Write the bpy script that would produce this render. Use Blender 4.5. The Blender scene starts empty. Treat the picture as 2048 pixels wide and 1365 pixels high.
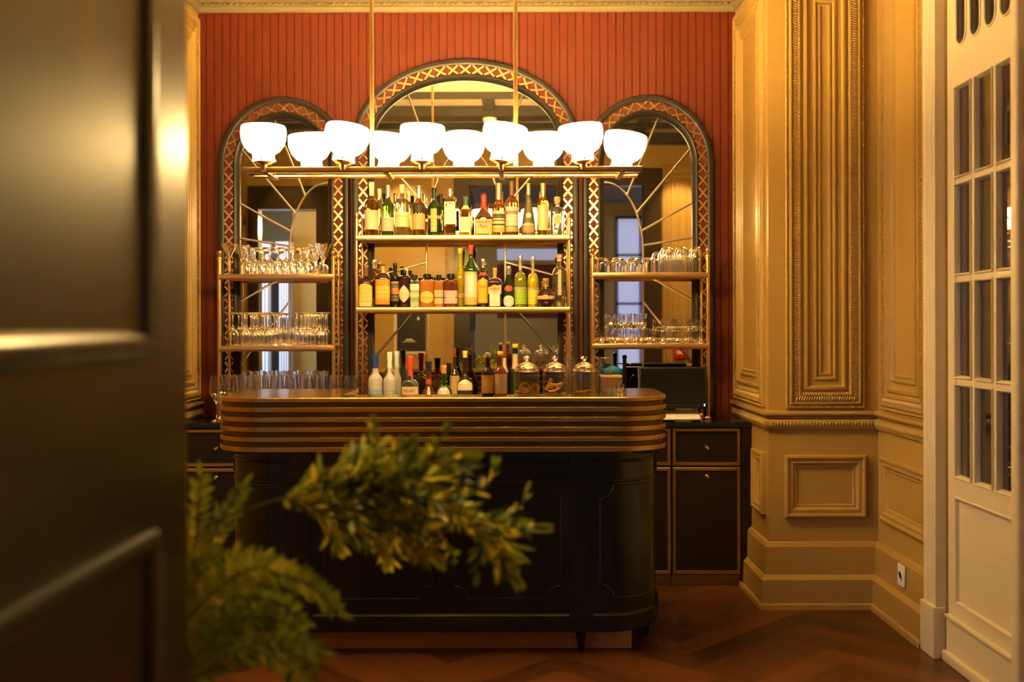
import bpy, bmesh, math, random
from mathutils import Vector, Matrix
sc = bpy.context.scene
COL = sc.collection
random.seed(11)
F, CX, CY, H = 2048.0, 1040.0, 655.0, 1.41      # focal length, principal point (2048x1365 frame), eye height
def PX(px, D): return (px - CX) * D / F
def PZ(py, D): return H - (py - CY) * D / F
PI = math.pi

# ------------------------------------------------------------------ geometry helpers
class G:
    """collects vertices and faces of one mesh"""
    def __init__(s): s.v = []; s.f = []; s.uv = None; s.col = None
    def add(s, vs, fs):
        o = len(s.v); s.v += [tuple(p) for p in vs]; s.f += [tuple(i + o for i in f) for f in fs]; return s
    def box(s, x0, x1, y0, y1, z0, z1):
        v = [(x0,y0,z0),(x1,y0,z0),(x1,y1,z0),(x0,y1,z0),(x0,y0,z1),(x1,y0,z1),(x1,y1,z1),(x0,y1,z1)]
        return s.add(v, [(0,3,2,1),(4,5,6,7),(0,1,5,4),(1,2,6,5),(2,3,7,6),(3,0,4,7)])
    def bbox(s, x0, x1, y0, y1, z0, z1, b=0.003, seg=2):
        """box with rounded edges"""
        bm = bmesh.new()
        bmesh.ops.create_cube(bm, size=1.0)
        for v in bm.verts:
            v.co = Vector(((x0+x1)/2 + v.co.x*(x1-x0), (y0+y1)/2 + v.co.y*(y1-y0), (z0+z1)/2 + v.co.z*(z1-z0)))
        b = min(b, .49*min(x1-x0, y1-y0, z1-z0))
        bmesh.ops.bevel(bm, geom=list(bm.edges), offset=b, segments=seg, affect='EDGES', profile=.5)
        bm.verts.index_update()
        s.add([v.co for v in bm.verts], [[v.index for v in f.verts] for f in bm.faces]); bm.free(); return s
    def lathe(s, prof, seg=24, c=(0,0,0), n=2.0, sx=1.0, sy=1.0, closed=True, rot=0.0):
        """prof: (radius, z) from bottom to top; n: superellipse exponent of the cross-section"""
        o = len(s.v); rows = []
        for (r, z) in prof:
            if r < 1e-6:
                s.v.append((c[0], c[1], c[2]+z)); rows.append([len(s.v)-1]); continue
            row = []
            for k in range(seg):
                t = 2*PI*k/seg + rot; ct, st = math.cos(t), math.sin(t)
                q = 1.0 if n == 2.0 else 1.0/((abs(ct)**n + abs(st)**n)**(1.0/n))
                s.v.append((c[0]+r*q*ct*sx, c[1]+r*q*st*sy, c[2]+z)); row.append(len(s.v)-1)
            rows.append(row)
        for a, b in zip(rows[:-1], rows[1:]):
            if len(a) == 1 and len(b) == 1: continue
            for k in range(seg):
                k2 = (k+1) % seg
                if len(a) == 1: s.f.append((a[0], b[k2], b[k]))
                elif len(b) == 1: s.f.append((a[k], a[k2], b[0]))
                else: s.f.append((a[k], a[k2], b[k2], b[k]))
        if closed:
            if len(rows[0]) > 1: s.f.append(tuple(reversed(rows[0])))
            if len(rows[-1]) > 1: s.f.append(tuple(rows[-1]))
        return s
    def tube(s, pts, r, seg=8, closed=False, caps=True):
        pts = [Vector(p) for p in pts]; n = len(pts)
        rr = r if isinstance(r, (list, tuple)) else [r]*n
        rows = []; prev = None
        for i, p in enumerate(pts):
            if closed: d = pts[(i+1) % n] - pts[i-1]
            else: d = pts[min(i+1, n-1)] - pts[max(i-1, 0)]
            d.normalize()
            if prev is None:
                a = Vector((0,0,1)) if abs(d.z) < .9 else Vector((1,0,0))
                u = d.cross(a).normalized()
            else:
                u = prev - d*prev.dot(d)
                u = u.normalized() if u.length > 1e-6 else d.orthogonal().normalized()
            prev = u; w = d.cross(u)
            row = []
            for k in range(seg):
                t = 2*PI*k/seg
                s.v.append(tuple(p + (u*math.cos(t) + w*math.sin(t))*rr[i])); row.append(len(s.v)-1)
            rows.append(row)
        m = n if closed else n-1
        for i in range(m):
            a, b = rows[i], rows[(i+1) % n]
            for k in range(seg):
                k2 = (k+1) % seg; s.f.append((a[k], a[k2], b[k2], b[k]))
        if caps and not closed:
            s.f.append(tuple(reversed(rows[0]))); s.f.append(tuple(rows[-1]))
        return s
    def cyl(s, p0, p1, r, seg=12): return s.tube([p0, p1], r, seg)
    def dome(s, c, ax, ay, az, seg=6, rings=2):
        """half ellipsoid standing on the plane of ax, ay, rising along az"""
        c, ax, ay, az = Vector(c), Vector(ax), Vector(ay), Vector(az); o = len(s.v)
        for j in range(rings):
            ph = (PI/2)*j/rings
            for k in range(seg):
                t = 2*PI*k/seg
                s.v.append(tuple(c + (ax*math.cos(t) + ay*math.sin(t))*math.cos(ph) + az*math.sin(ph)))
        s.v.append(tuple(c + az))
        for j in range(rings-1):
            for k in range(seg):
                k2 = (k+1) % seg
                s.f.append((o+j*seg+k, o+j*seg+k2, o+(j+1)*seg+k2, o+(j+1)*seg+k))
        for k in range(seg): s.f.append((o+(rings-1)*seg+k, o+(rings-1)*seg+(k+1) % seg, len(s.v)-1))
        return s
    def ball(s, c, r, seg=10, rings=6):
        pr = [(r*math.sin(PI*j/rings) if 0 < j < rings else 0, -r*math.cos(PI*j/rings)) for j in range(rings+1)]
        return s.lathe(pr, seg, c)
    def sweep(s, path, prof, closed=False):
        """plan sweep: path of (x, y), prof of (out, z); out is to the right of the travel direction; mitred corners"""
        n = len(path); P = [Vector((p[0], p[1])) for p in path]; rows = []
        for i in range(n):
            d1 = (P[i]-P[i-1]).normalized() if (i > 0 or closed) else None
            d2 = (P[(i+1) % n]-P[i]).normalized() if (i < n-1 or closed) else None
            d1 = d1 or d2; d2 = d2 or d1
            n1 = Vector((d1.y, -d1.x)); n2 = Vector((d2.y, -d2.x))
            m = (n1+n2)/(1.0+n1.dot(n2))
            row = []
            for (o, z) in prof:
                q = P[i]+m*o; s.v.append((q.x, q.y, z)); row.append(len(s.v)-1)
            rows.append(row)
        for i in range(n if closed else n-1):
            a, b = rows[i], rows[(i+1) % n]
            for k in range(len(prof)-1): s.f.append((a[k], b[k], b[k+1], a[k+1]))
        return s
    def frame(s, pl, a0, a1, b0, b1, prof):
        """picture-frame moulding on a wall plane pl=(origin, A, B, N): prof of (outward offset, height off the wall)"""
        O, A, B, N = [Vector(q) for q in pl]; rows = []
        for (u, h) in prof:
            row = []
            for (a, b) in ((a0-u, b0-u), (a1+u, b0-u), (a1+u, b1+u), (a0-u, b1+u)):
                s.v.append(tuple(O+A*a+B*b+N*h)); row.append(len(s.v)-1)
            rows.append(row)
        for r0, r1 in zip(rows[:-1], rows[1:]):
            for k in range(4):
                k2 = (k+1) % 4; s.f.append((r0[k], r0[k2], r1[k2], r1[k]))
        return s
    def ornament(s, pl, a0, a1, b0, b1, u, h, step, along, across, rise, lean=0.0, sides='lrbt'):
        """a row of carved leaves or beads round a frame at outward offset u, base height h"""
        O, A, B, N = [Vector(q) for q in pl]
        segs = {'b': ((a0-u, b0-u), (a1+u, b0-u)), 't': ((a0-u, b1+u), (a1+u, b1+u)), 'l': ((a0-u, b0-u), (a0-u, b1+u)), 'r': ((a1+u, b0-u), (a1+u, b1+u))}
        for k in sides:
            (p0, p1) = segs[k]; L = math.hypot(p1[0]-p0[0], p1[1]-p0[1]); n = max(1, int(L/step))
            d = ((p1[0]-p0[0])/L, (p1[1]-p0[1])/L); e = (-d[1], d[0])
            for i in range(n):
                t = (i+.5)/n; ca, cb = p0[0]+(p1[0]-p0[0])*t, p0[1]+(p1[1]-p0[1])*t
                dx = A*d[0]+B*d[1]; ex = A*e[0]+B*e[1]
                s.dome(O+A*ca+B*cb+N*h, dx*along + ex*lean*along, ex*across + dx*lean*across, N*rise)
        return s

def new_mesh(name, g, m, smooth=True, angle=40):
    me = bpy.data.meshes.new(name)
    me.from_pydata(g.v, [], g.f); me.validate(); 
    bm = bmesh.new(); bm.from_mesh(me)
    if g.uv is None: bmesh.ops.recalc_face_normals(bm, faces=list(bm.faces))
    if smooth:
        lim = math.radians(angle); area = [f.calc_area() for f in bm.faces]; bm.faces.index_update()
        for f in bm.faces: f.smooth = True
        for e in bm.edges:
            if len(e.link_faces) != 2: continue
            a = e.calc_face_angle(0.0)
            if a > lim: e.smooth = False
            elif a > .1:
                a0, a1 = area[e.link_faces[0].index], area[e.link_faces[1].index]
                if max(a0, a1) > 22*min(a0, a1) and max(a0, a1) > 4e-4: e.smooth = False
    bm.to_mesh(me); bm.free()
    if g.uv is not None:
        uvl = me.uv_layers.new(name='UVMap')
        for lp in me.loops: uvl.data[lp.index].uv = g.uv[lp.vertex_index]
    if g.col is not None:
        ca = me.color_attributes.new('tone', 'FLOAT_COLOR', 'POINT')
        for i, c in enumerate(g.col): ca.data[i].color = (c, c, c, 1)
    if m is not None:
        for mm in (m if isinstance(m, (list, tuple)) else [m]): me.materials.append(mm)
    me.update(); return me
def obj(name, g, m, parent=None, smooth=True, angle=40, label=None):
    me = new_mesh(name, g, m, smooth, angle) if isinstance(g, G) else g
    o = bpy.data.objects.new(name, me); COL.objects.link(o)
    if parent is not None: o.parent = parent
    if label: o['label'] = label
    return o
def struct(name, g, m, parent=None, **k):
    o = obj(name, g, m, parent, **k)
    if parent is None: o['kind'] = 'structure'
    return o
def tag(o, label, cat, group=None):
    o['label'] = label; o['category'] = cat
    if group: o['group'] = group
    return o
def thing(name, label, cat, loc=(0,0,0), rz=0.0, group=None):
    o = bpy.data.objects.new(name, None); COL.objects.link(o)
    o.empty_display_size = .05; o.location = loc; o.rotation_euler = (0, 0, rz)
    return tag(o, label, cat, group)
def dup(root, loc, label, group=None, rz=None):
    r = root.copy(); COL.objects.link(r); r.location = loc; r['label'] = label
    if group: r['group'] = group
    if rz is not None: r.rotation_euler = (r.rotation_euler[0], r.rotation_euler[1], rz)
    for ch in list(root.children):
        c = ch.copy(); COL.objects.link(c); c.parent = r
        for gc in ch.children:
            d = gc.copy(); COL.objects.link(d); d.parent = c
    return r
ORD = ['first','second','third','fourth','fifth','sixth','seventh','eighth','ninth','tenth','eleventh','twelfth','thirteenth','fourteenth']

# ------------------------------------------------------------------ materials
def nodes(name):
    m = bpy.data.materials.new(name); m.use_nodes = True
    nt = m.node_tree; nt.nodes.clear()
    out = nt.nodes.new('ShaderNodeOutputMaterial'); b = nt.nodes.new('ShaderNodeBsdfPrincipled')
    nt.links.new(b.outputs[0], out.inputs[0]); return m, nt, b, out
def mat(name, col, rough=.5, metal=0.0, trans=0.0, ior=1.45, coat=0.0, emit=None, estr=0.0, spec=.5, bump=0.0, bscale=40.0, var=0.0, vscale=6.0, vstretch=(1,1,1), sub=0.0):
    m, nt, b, out = nodes(name); N = nt.nodes; L = nt.links
    b.inputs['Base Color'].default_value = (*col, 1); b.inputs['Roughness'].default_value = rough
    b.inputs['Metallic'].default_value = metal; b.inputs['Transmission Weight'].default_value = trans
    b.inputs['IOR'].default_value = ior; b.inputs['Coat Weight'].default_value = coat; b.inputs['Coat Roughness'].default_value = .15
    b.inputs['Specular IOR Level'].default_value = spec
    if emit is not None:
        b.inputs['Emission Color'].default_value = (*emit, 1); b.inputs['Emission Strength'].default_value = estr
    if bump or var:
        tc = N.new('ShaderNodeTexCoord'); mp = N.new('ShaderNodeMapping'); mp.inputs['Scale'].default_value = vstretch
        L.new(tc.outputs['Object'], mp.inputs[0])
    if var:
        nz = N.new('ShaderNodeTexNoise'); nz.inputs['Scale'].default_value = vscale; nz.inputs['Detail'].default_value = 5
        L.new(mp.outputs[0], nz.inputs['Vector'])
        mx = N.new('ShaderNodeMix'); mx.data_type = 'RGBA'
        mx.inputs['A'].default_value = (*[c*(1-var) for c in col], 1); mx.inputs['B'].default_value = (*[min(1, c*(1+var)) for c in col], 1)
        L.new(nz.outputs['Fac'], mx.inputs['Factor']); L.new(mx.outputs['Result'], b.inputs['Base Color'])
    if bump:
        nb = N.new('ShaderNodeTexNoise'); nb.inputs['Scale'].default_value = bscale; nb.inputs['Detail'].default_value = 3
        L.new(mp.outputs[0], nb.inputs['Vector'])
        bp = N.new('ShaderNodeBump'); bp.inputs['Strength'].default_value = bump; bp.inputs['Distance'].default_value = .004
        L.new(nb.outputs['Fac'], bp.inputs['Height']); L.new(bp.outputs[0], b.inputs['Normal'])
    return m
def thin_glass(name, col=(.97,.97,.95), f0=.05, power=4.0, rough=.02, bump=0.0, bscale=120):
    """clear thin-walled glass: sees straight through, mirrors at grazing angles (Schlick)"""
    m = bpy.data.materials.new(name); m.use_nodes = True; nt = m.node_tree; nt.nodes.clear(); N = nt.nodes; L = nt.links
    out = N.new('ShaderNodeOutputMaterial'); mix = N.new('ShaderNodeMixShader')
    tr = N.new('ShaderNodeBsdfTransparent'); tr.inputs[0].default_value = (*col, 1)
    gl = N.new('ShaderNodeBsdfGlossy'); gl.inputs['Roughness'].default_value = rough
    geo = N.new('ShaderNodeNewGeometry'); dot = N.new('ShaderNodeVectorMath'); dot.operation = 'DOT_PRODUCT'
    L.new(geo.outputs['Incoming'], dot.inputs[0]); 
    if bump:
        tc = N.new('ShaderNodeTexCoord'); nz = N.new('ShaderNodeTexNoise'); nz.inputs['Scale'].default_value = bscale
        L.new(tc.outputs['Object'], nz.inputs['Vector'])
        bp = N.new('ShaderNodeBump'); bp.inputs['Strength'].default_value = bump; bp.inputs['Distance'].default_value = .003
        L.new(nz.outputs['Fac'], bp.inputs['Height']); L.new(bp.outputs[0], gl.inputs['Normal']); L.new(bp.outputs[0], dot.inputs[1])
    else: L.new(geo.outputs['Normal'], dot.inputs[1])
    def math_(op, a, b=None, va=None, vb=None):
        n = N.new('ShaderNodeMath'); n.operation = op
        if a is not None: L.new(a, n.inputs[0])
        elif va is not None: n.inputs[0].default_value = va
        if b is not None: L.new(b, n.inputs[1])
        elif vb is not None: n.inputs[1].default_value = vb
        return n.outputs[0]
    ab = math_('ABSOLUTE', dot.outputs['Value']); inv = math_('SUBTRACT', None, ab, va=1.0)
    inv = math_('MAXIMUM', inv, vb=0.0)
    pw = math_('POWER', inv, vb=power); sc_ = math_('MULTIPLY', pw, vb=1-f0); fac = math_('ADD', sc_, vb=f0)
    L.new(fac, mix.inputs[0]); L.new(tr.outputs[0], mix.inputs[1]); L.new(gl.outputs[0], mix.inputs[2]); L.new(mix.outputs[0], out.inputs[0])
    return m
M = {}
M['paint'] = mat('beige panel paint', (.40,.25,.066), .36, coat=.15, bump=.03, bscale=60)
M['paint_dark'] = mat('dark olive brown gloss paint', (.024,.014,.005), .34, coat=.35, bump=.02, bscale=25)
M['white_paint'] = mat('cream door paint', (.64,.54,.375), .4, bump=.02, bscale=60)
M['cream'] = mat('cream crown paint', (.22,.165,.085), .5)
M['ceil'] = mat('warm white ceiling paint', (.34,.285,.20), .8)
M['beam'] = mat('dark ceiling beam stain', (.035,.028,.022), .5)
M['red'] = mat('burnt orange reeded panelling', (.135,.017,.003), .55, bump=.12, bscale=90, var=.12, vscale=20, vstretch=(6,6,.3))
M['red_inset'] = mat('dark red inset', (.13,.017,.009), .6)
M['black_frame'] = mat('charcoal frame lacquer', (.022,.018,.016), .38)
M['brass'] = mat('aged brass', (.78,.52,.22), .28, metal=1.0, var=.12, vscale=14)
M['brass_bright'] = mat('polished brass', (.86,.62,.28), .22, metal=1.0)
M['bronze'] = mat('dark bronze', (.36,.24,.11), .34, metal=1.0)
M['brass_top'] = mat('brushed brass sheet', (.70,.45,.19), .2, metal=1.0, var=.1, vscale=8, vstretch=(.4,4,4))
M['brass_band'] = mat('brushed brass band', (.56,.38,.12), .30, metal=1.0, var=.15, vscale=10, vstretch=(.3,3,8))
M['brass_recess'] = mat('dark brass groove', (.17,.10,.03), .4, metal=1.0)  # darker brass on the recessed bands of the apron
M['green'] = mat('dark green lacquer', (.006,.011,.006), .3, coat=.25)
M['walnut'] = mat('brown wood plinth', (.17,.07,.025), .35, var=.35, vscale=7, vstretch=(1,6,10))
M['plinth_wood'] = mat('warm brown plinth wood', (.48,.22,.07), .3, var=.35, vscale=7, vstretch=(1,6,10))
M['black_wood'] = mat('black brown cabinet veneer', (.012,.006,.005), .35, var=.3, vscale=9, vstretch=(8,8,.6))
M['stone'] = mat('black stone counter', (.012,.014,.011), .16, var=.5, vscale=9)
M['black'] = mat('black plastic', (.008,.008,.009), .35)
M['black_gloss'] = mat('black gloss', (.006,.006,.007), .2, spec=.25)
M['white_plastic'] = mat('white plastic', (.8,.78,.74), .35)
M['steel'] = mat('chrome', (.75,.75,.75), .12, metal=1.0)
M['mirror'] = mat('mirror silver', (.86,.82,.75), .012, metal=1.0)
M['bevel'] = mat('bevelled mirror edge', (.95,.88,.78), .22, metal=1.0)
M['lamp'] = mat('opal glass lit', (.9,.88,.82), .3, emit=(1.0,.65,.23), estr=42.0)
M['bulb_metal'] = M['bronze']
M['glass'] = mat('clear drinking glass', (1,1,1), .0, trans=1.0, ior=1.56)
M['jar_glass'] = thin_glass('clear jar glass', (.96,.95,.92), f0=.05, power=4.0, rough=.03)
M['thin'] = thin_glass('clear thin glass', (.98,.975,.95), f0=.09, power=2.6, rough=.05)
M['pane'] = thin_glass('door pane glass', (.92,.92,.9), f0=.2, power=4)
# ------------------------------------------------------------------ room shell
YW, YB, YF = 5.926, 5.15, 1.54            # back wall, return walls, opposite wall with the opening we look through
XL, XR, XLW, XRW, ZC = -1.86, 1.25, -2.75, 1.80, 3.33
# floor: herringbone planks
def herringbone():
    g = G(); g.uv = []; g.col = []; W, Lp = .13, .78; th = math.radians(45); ct, st = math.cos(th), math.sin(th)
    def quad(x, y, w, l, horiz):
        ox, oy = -.3, 4.3
        cs = [(x,y),(x+(l if horiz else w),y),(x+(l if horiz else w),y+(w if horiz else l)),(x,y+(w if horiz else l))]
        cx = sum(c[0] for c in cs)/4; cy = sum(c[1] for c in cs)/4
        wx = ox+cx*ct-cy*st; wy = oy+cx*st+cy*ct
        if not (-5.2 < wx < 4.2 and -4.5 < wy < 6.4): return
        t = random.random(); r0 = random.random()*50; e = .0008
        zz = 0.0
        pts = []; uvs = []
        for i, (a, b) in enumerate(cs):
            ia = a + (e if a < cx else -e); ib = b + (e if b < cy else -e)
            pts.append((ox+ia*ct-ib*st, oy+ia*st+ib*ct, zz))
            u, v = ((a-x, b-y) if horiz else (b-y, a-x)); uvs.append((u+r0, v+r0*.37))
        g.add(pts, [(0,1,2,3)]); g.uv += uvs; g.col += [t]*4
    k = round(Lp/W)
    for i in range(-60, 60):
        for j in range(-6, 7):
            quad((i+2*k*j)*W, i*W, W, Lp, True); quad((i+2*k*j)*W, (i+1)*W, W, Lp, False)
    return g
m, nt, b, out = nodes('reddish brown oak planks'); N = nt.nodes; L = nt.links
uv = N.new('ShaderNodeUVMap'); mp = N.new('ShaderNodeMapping'); mp.inputs['Scale'].default_value = (2.2, 30, 1); L.new(uv.outputs[0], mp.inputs[0])
nz = N.new('ShaderNodeTexNoise'); nz.inputs['Scale'].default_value = 1.6; nz.inputs['Detail'].default_value = 8; nz.inputs['Distortion'].default_value = 1.2; L.new(mp.outputs[0], nz.inputs['Vector'])
at = N.new('ShaderNodeAttribute'); at.attribute_name = 'tone'
ad = N.new('ShaderNodeMath'); ad.operation = 'ADD'; L.new(nz.outputs['Fac'], ad.inputs[0])
mu = N.new('ShaderNodeMath'); mu.operation = 'MULTIPLY'; mu.inputs[1].default_value = .55; L.new(at.outputs['Fac'], mu.inputs[0]); L.new(mu.outputs[0], ad.inputs[1])
cr = N.new('ShaderNodeValToRGB'); L.new(ad.outputs[0], cr.inputs[0])
cr.color_ramp.elements[0].position = .3; cr.color_ramp.elements[0].color = (.010,.0035,.001,1)
cr.color_ramp.elements[1].position = 1.1 if False else 1.0; cr.color_ramp.elements[1].color = (.115,.037,.009,1)
L.new(cr.outputs[0], b.inputs['Base Color']); b.inputs['Roughness'].default_value = .33
bp = N.new('ShaderNodeBump'); bp.inputs['Strength'].default_value = .15; bp.inputs['Distance'].default_value = .002; L.new(nz.outputs['Fac'], bp.inputs['Height']); L.new(bp.outputs[0], b.inputs['Normal'])
M['floor'] = m
struct('floor', herringbone(), M['floor'], smooth=False)
g = G(); g.box(-5.2, 4.2, -4.5, 6.4, -.1, -.004)
struct('floor_base', g, M['walnut'], smooth=False).name = 'floor.001'
# ceiling with dark boards
g = G(); g.box(-5.2, 4.2, -4.5, 6.4, ZC, ZC+.1)
ceil = struct('ceiling', g, M['ceil'], smooth=False)
g = G()
for (y, w, d) in ((3.46,.05,.05), (2.86,.2,.09), (2.56,.05,.05), (2.2,.05,.05), (1.63,.16,.09)):
    g.box(XLW, XRW, y-w/2, y+w/2, ZC-d, ZC)
struct('trim_1', g, M['beam'])
g = G()
for x in (1.15, -.26): g.box(x-.05, x+.05, YF, 3.435, ZC-.04, ZC)
struct('trim_2', g, M['beam'])
# back wall with vertical reeding
g = G(); pit = .0465; x = XL; pts = [(XL, 0)]
while x + pit < XR:
    x += pit; pts += [(x-.0035, 0), (x-.0015, .006), (x+.0015, .006), (x+.0035, 0)]
pts.append((XR, 0))
for (a, da), (c, dc) in zip(pts[:-1], pts[1:]):
    g.add([(a, YW+da, 0), (c, YW+dc, 0), (c, YW+dc, ZC), (a, YW+da, ZC)], [(0,1,2,3)])
g.box(XL-.1, XR+.1, YW+.02, YW+.12, 0, ZC)
struct('wall_back', g, M['red'], smooth=False)
# right wall: alcove side, return facing the camera, long side with the door opening
DY0, DY1, DZ = 4.33, 3.06, 3.05
g = G()
g.box(XR, XR+.1, YB+.1, YW+.02, 0, ZC); g.box(XR, XRW+.1, YB, YB+.1, 0, ZC)
g.box(XRW, XRW+.1, DY0, YB, 0, ZC); g.box(XRW, XRW+.1, YF-.12, DY1, 0, ZC); g.box(XRW, XRW+.1, DY1, DY0, DZ, ZC)
struct('wall_right', g, M['paint'], smooth=False)
g = G()
g.box(XL-.1, XL, YB+.1, YW+.02, 0, ZC); g.box(XLW-.1, XL, YB, YB+.1, 0, ZC); g.box(XLW-.1, XLW, YF-.12, YB, 0, ZC)
struct('wall_left', g, M['paint'], smooth=False)
# opposite wall (seen in the mirrors), with two openings; the camera looks through the wider one
OX0, OX1, OZ = -.50, 1.25, 2.83
PX0, PX1 = -2.62, -2.04
g = G()
for (a, c, z0, z1) in ((-2.85, PX0, 0, ZC), (PX0, PX1, 2.6, ZC), (PX1, OX0-.05, 0, ZC), (OX0-.05, OX1, OZ, ZC), (OX1, 1.9, 0, ZC)):
    g.box(a, c, YF-.12, YF, z0, z1)
struct('wall_front', g, M['paint'], smooth=False)
g = G()
g.box(OX0-.16, OX0-.012, YF, YF+.03, 0, OZ+.17); g.box(OX1, OX1+.17, YF, YF+.03, 0, OZ+.17); g.box(OX0-.16, OX1+.17, YF, YF+.032, OZ, OZ+.17)
g.box(OX1-.012, OX1, YF-.12, YF, 0, OZ)
struct('trim_3', g, M['paint_dark'])
g = G()
g.box(PX0-.1, PX0, YF, YF+.03, 0, 2.83); g.box(PX1, PX1+.12, YF, YF+.03, 0, 2.83); g.box(PX0-.1, PX1+.12, YF, YF+.032, 2.6, 2.83)
struct('trim_4', g, M['paint_dark'])
# rear room behind the camera
g = G(); g.box(-5.2, 4.2, -4.1, -4.0, 0, ZC); struct('wall_rear', g, M['paint'], smooth=False)
g = G(); g.box(-5.2, -5.1, -4.0, YF-.12, 0, ZC); struct('wall_rear_left', g, M['paint'], smooth=False)
g = G(); g.box(4.1, 4.2, -4.0, YF-.12, 0, ZC); struct('wall_rear_right', g, M['paint'], smooth=False)
g = G(); g.box(-5.2, XLW-.1, YF-.12, YF-.02, 0, ZC); g.box(XRW+.1, 4.2, YF-.12, YF-.02, 0, ZC); struct('wall_rear_front', g, M['paint'], smooth=False)
# the room behind the glazed door
g = G(); g.box(3.0, 3.1, 2.2, 5.2, 0, ZC); g.box(XRW+.1, 3.1, 2.1, 2.2, 0, ZC); g.box(XRW+.1, 3.1, 5.2, 5.3, 0, ZC)
struct('wall_side_room', g, M['paint'], smooth=False)

# ---- mouldings
dado = [(0,.988),(.034,.985),(.038,.975),(.034,.965),(.014,.958),(.012,.948),(.022,.943),(.024,.936),(.026,.912),(.016,.902),(.016,.896),(0,.893)]
base = [(0,.330),(.016,.324),(.02,.312),(.024,.308),(.026,.168),(.034,.16),(.042,.150),(.046,.145),(.048,.03),(.06,.024),(.062,.0)]
crown = [(0,3.232),(.012,3.234),(.014,3.256),(.022,3.262),(.032,3.266),(.034,3.282),(.046,3.288),(.06,3.296),(.075,3.312),(.08,3.33)]
right_path = [(XR, YW), (XR, YB), (XRW, YB), (XRW, 4.47)]
left_path = [(XLW, YF), (XLW, YB), (XL, YB), (XL, YW)]
def leaf_run(g, path, out, z, step, along, across, rise):
    for (p, q) in zip(path[:-1], path[1:]):
        L_ = math.hypot(q[0]-p[0], q[1]-p[1]); d = Vector(((q[0]-p[0])/L_, (q[1]-p[1])/L_, 0)); n = Vector((d.y, -d.x, 0)); k = max(1, int(L_/step))
        for i in range(k):
            t = (i+.5)/k; c = Vector((p[0], p[1], z)) + d*L_*t + n*out
            g.dome(c, d*along + Vector((0,0,along*.3)), Vector((0,0,across)), n*rise)
            if i % 2 == 0: g.dome(c + d*step*.5 + Vector((0,0,across*.55)), d*along*.7, Vector((0,0,across*.35)), n*rise*1.1)
for nm, path in (('trim_5', right_path), ('trim_6', left_path)):
    g = G(); g.sweep(path, dado); leaf_run(g, path if nm == 'trim_5' else path[1:], .0245, .9225, .016, .0062, .0115, .006)
    struct(nm, g, M['paint'], angle=50)
g = G(); g.sweep(right_path, base); struct('baseboard_right', g, M['paint'], angle=30)
g = G(); g.sweep(left_path, base); struct('baseboard_left', g, M['paint'], angle=30)
cp = [(XLW, YF), (XLW, YB), (XL, YB), (XL, YW), (XR, YW), (XR, YB), (XRW, YB), (XRW, YF), (XLW, YF)]
g = G(); g.sweep(cp, crown)
leaf_run(g, [(XL, YW), (XR, YW)], .034, 3.274, .036, .014, .0085, .009)
leaf_run(g, [(XL, YW), (XR, YW)], .05, 3.300, .036, .012, .008, .009)
struct('trim_7', g, M['cream'], angle=50)
# panel frames: layers from the outside in
def big_panel(g, pl, a0, a1, b0, b1, sides='lrb', fine=1.0):
    pr = [(.098,0),(.098,.012),(.092,.018),(.086,.012),(.080,.014),(.076,.024),(.070,.026),(.066,.014),(.024,.018),(.018,.006),(.008,.004),(.004,.016),(-.008,.02),(-.016,.004),(-.044,.002),(-.046,.012),(-.054,.014),(-.060,.004),(-.068,.003),(-.07,.009),(-.078,.009),(-.082,.0)]
    g.frame(pl, a0, a1, b0, b1, pr)
    g.ornament(pl, a0, a1, b0, b1, .092, .014, .010*fine, .0042, .005, .007, sides=sides)
    g.ornament(pl, a0, a1, b0, b1, .050, .014, .0125*fine, .0052, .0155, .009, lean=.25, sides=sides)
    g.ornament(pl, a0, a1, b0, b1, .030, .016, .0125*fine, .005, .006, .008, sides=sides)
def small_panel(g, pl, a0, a1, b0, b1):
    pr = [(.0,0),(.0,.018),(-.006,.026),(-.014,.026),(-.02,.018),(-.03,.016),(-.038,.02),(-.044,.014),(-.052,.006),(-.056,.008),(-.062,.006),(-.066,0)]
    g.frame(pl, a0, a1, b0, b1, pr)
plB = ((0,YB,0),(1,0,0),(0,0,1),(0,-1,0)); plA = ((XR,0,0),(0,1,0),(0,0,1),(-1,0,0)); plR = ((XRW,0,0),(0,1,0),(0,0,1),(-1,0,0))
plAl = ((XL,0,0),(0,1,0),(0,0,1),(1,0,0)); plF = ((0,YF,0),(1,0,0),(0,0,1),(0,1,0)); plBl = ((0,YB,0),(1,0,0),(0,0,1),(0,-1,0))
g = G(); big_panel(g, plB, 1.432, 1.632, 1.098, 3.1); struct('trim_8', g, M['paint'], angle=40)
g = G(); big_panel(g, plA, 5.315, 5.815, 1.098, 3.1); struct('trim_9', g, M['paint'], angle=40)
g = G(); big_panel(g, plR, 4.59, 4.985, 1.098, 3.1); struct('trim_10', g, M['paint'], angle=40)
g = G(); big_panel(g, plAl, 5.315, 5.815, 1.098, 3.1); struct('trim_11', g, M['paint'], angle=40)
g = G()
small_panel(g, plB, 1.327, 1.735, .452, .765); small_panel(g, plA, 5.22, 5.45, .452, .765); small_panel(g, plR, 4.50, 5.08, .452, .765)
struct('trim_12', g, M['paint'], angle=40)
g = G(); big_panel(g, plF, 1.53, 1.74, 1.02, 2.95, sides='lr', fine=2.2); struct('trim_13', g, M['paint'])
g = G(); big_panel(g, plF, -1.75, -.82, .2, .80, sides='', fine=2.2); struct('trim_14', g, M['paint'])
g = G(); g.ornament(plF, -.74, -.74, 1.0, 2.7, 0, .012, .03, .012, .014, .01, sides='l')
g.box(-.765, -.715, YF, YF+.012, .95, 2.8); struct('trim_15', g, M['paint'])

# ---- glazed door in the right wall (door_1) with its casing
XD = 1.808
g = G()
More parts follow.
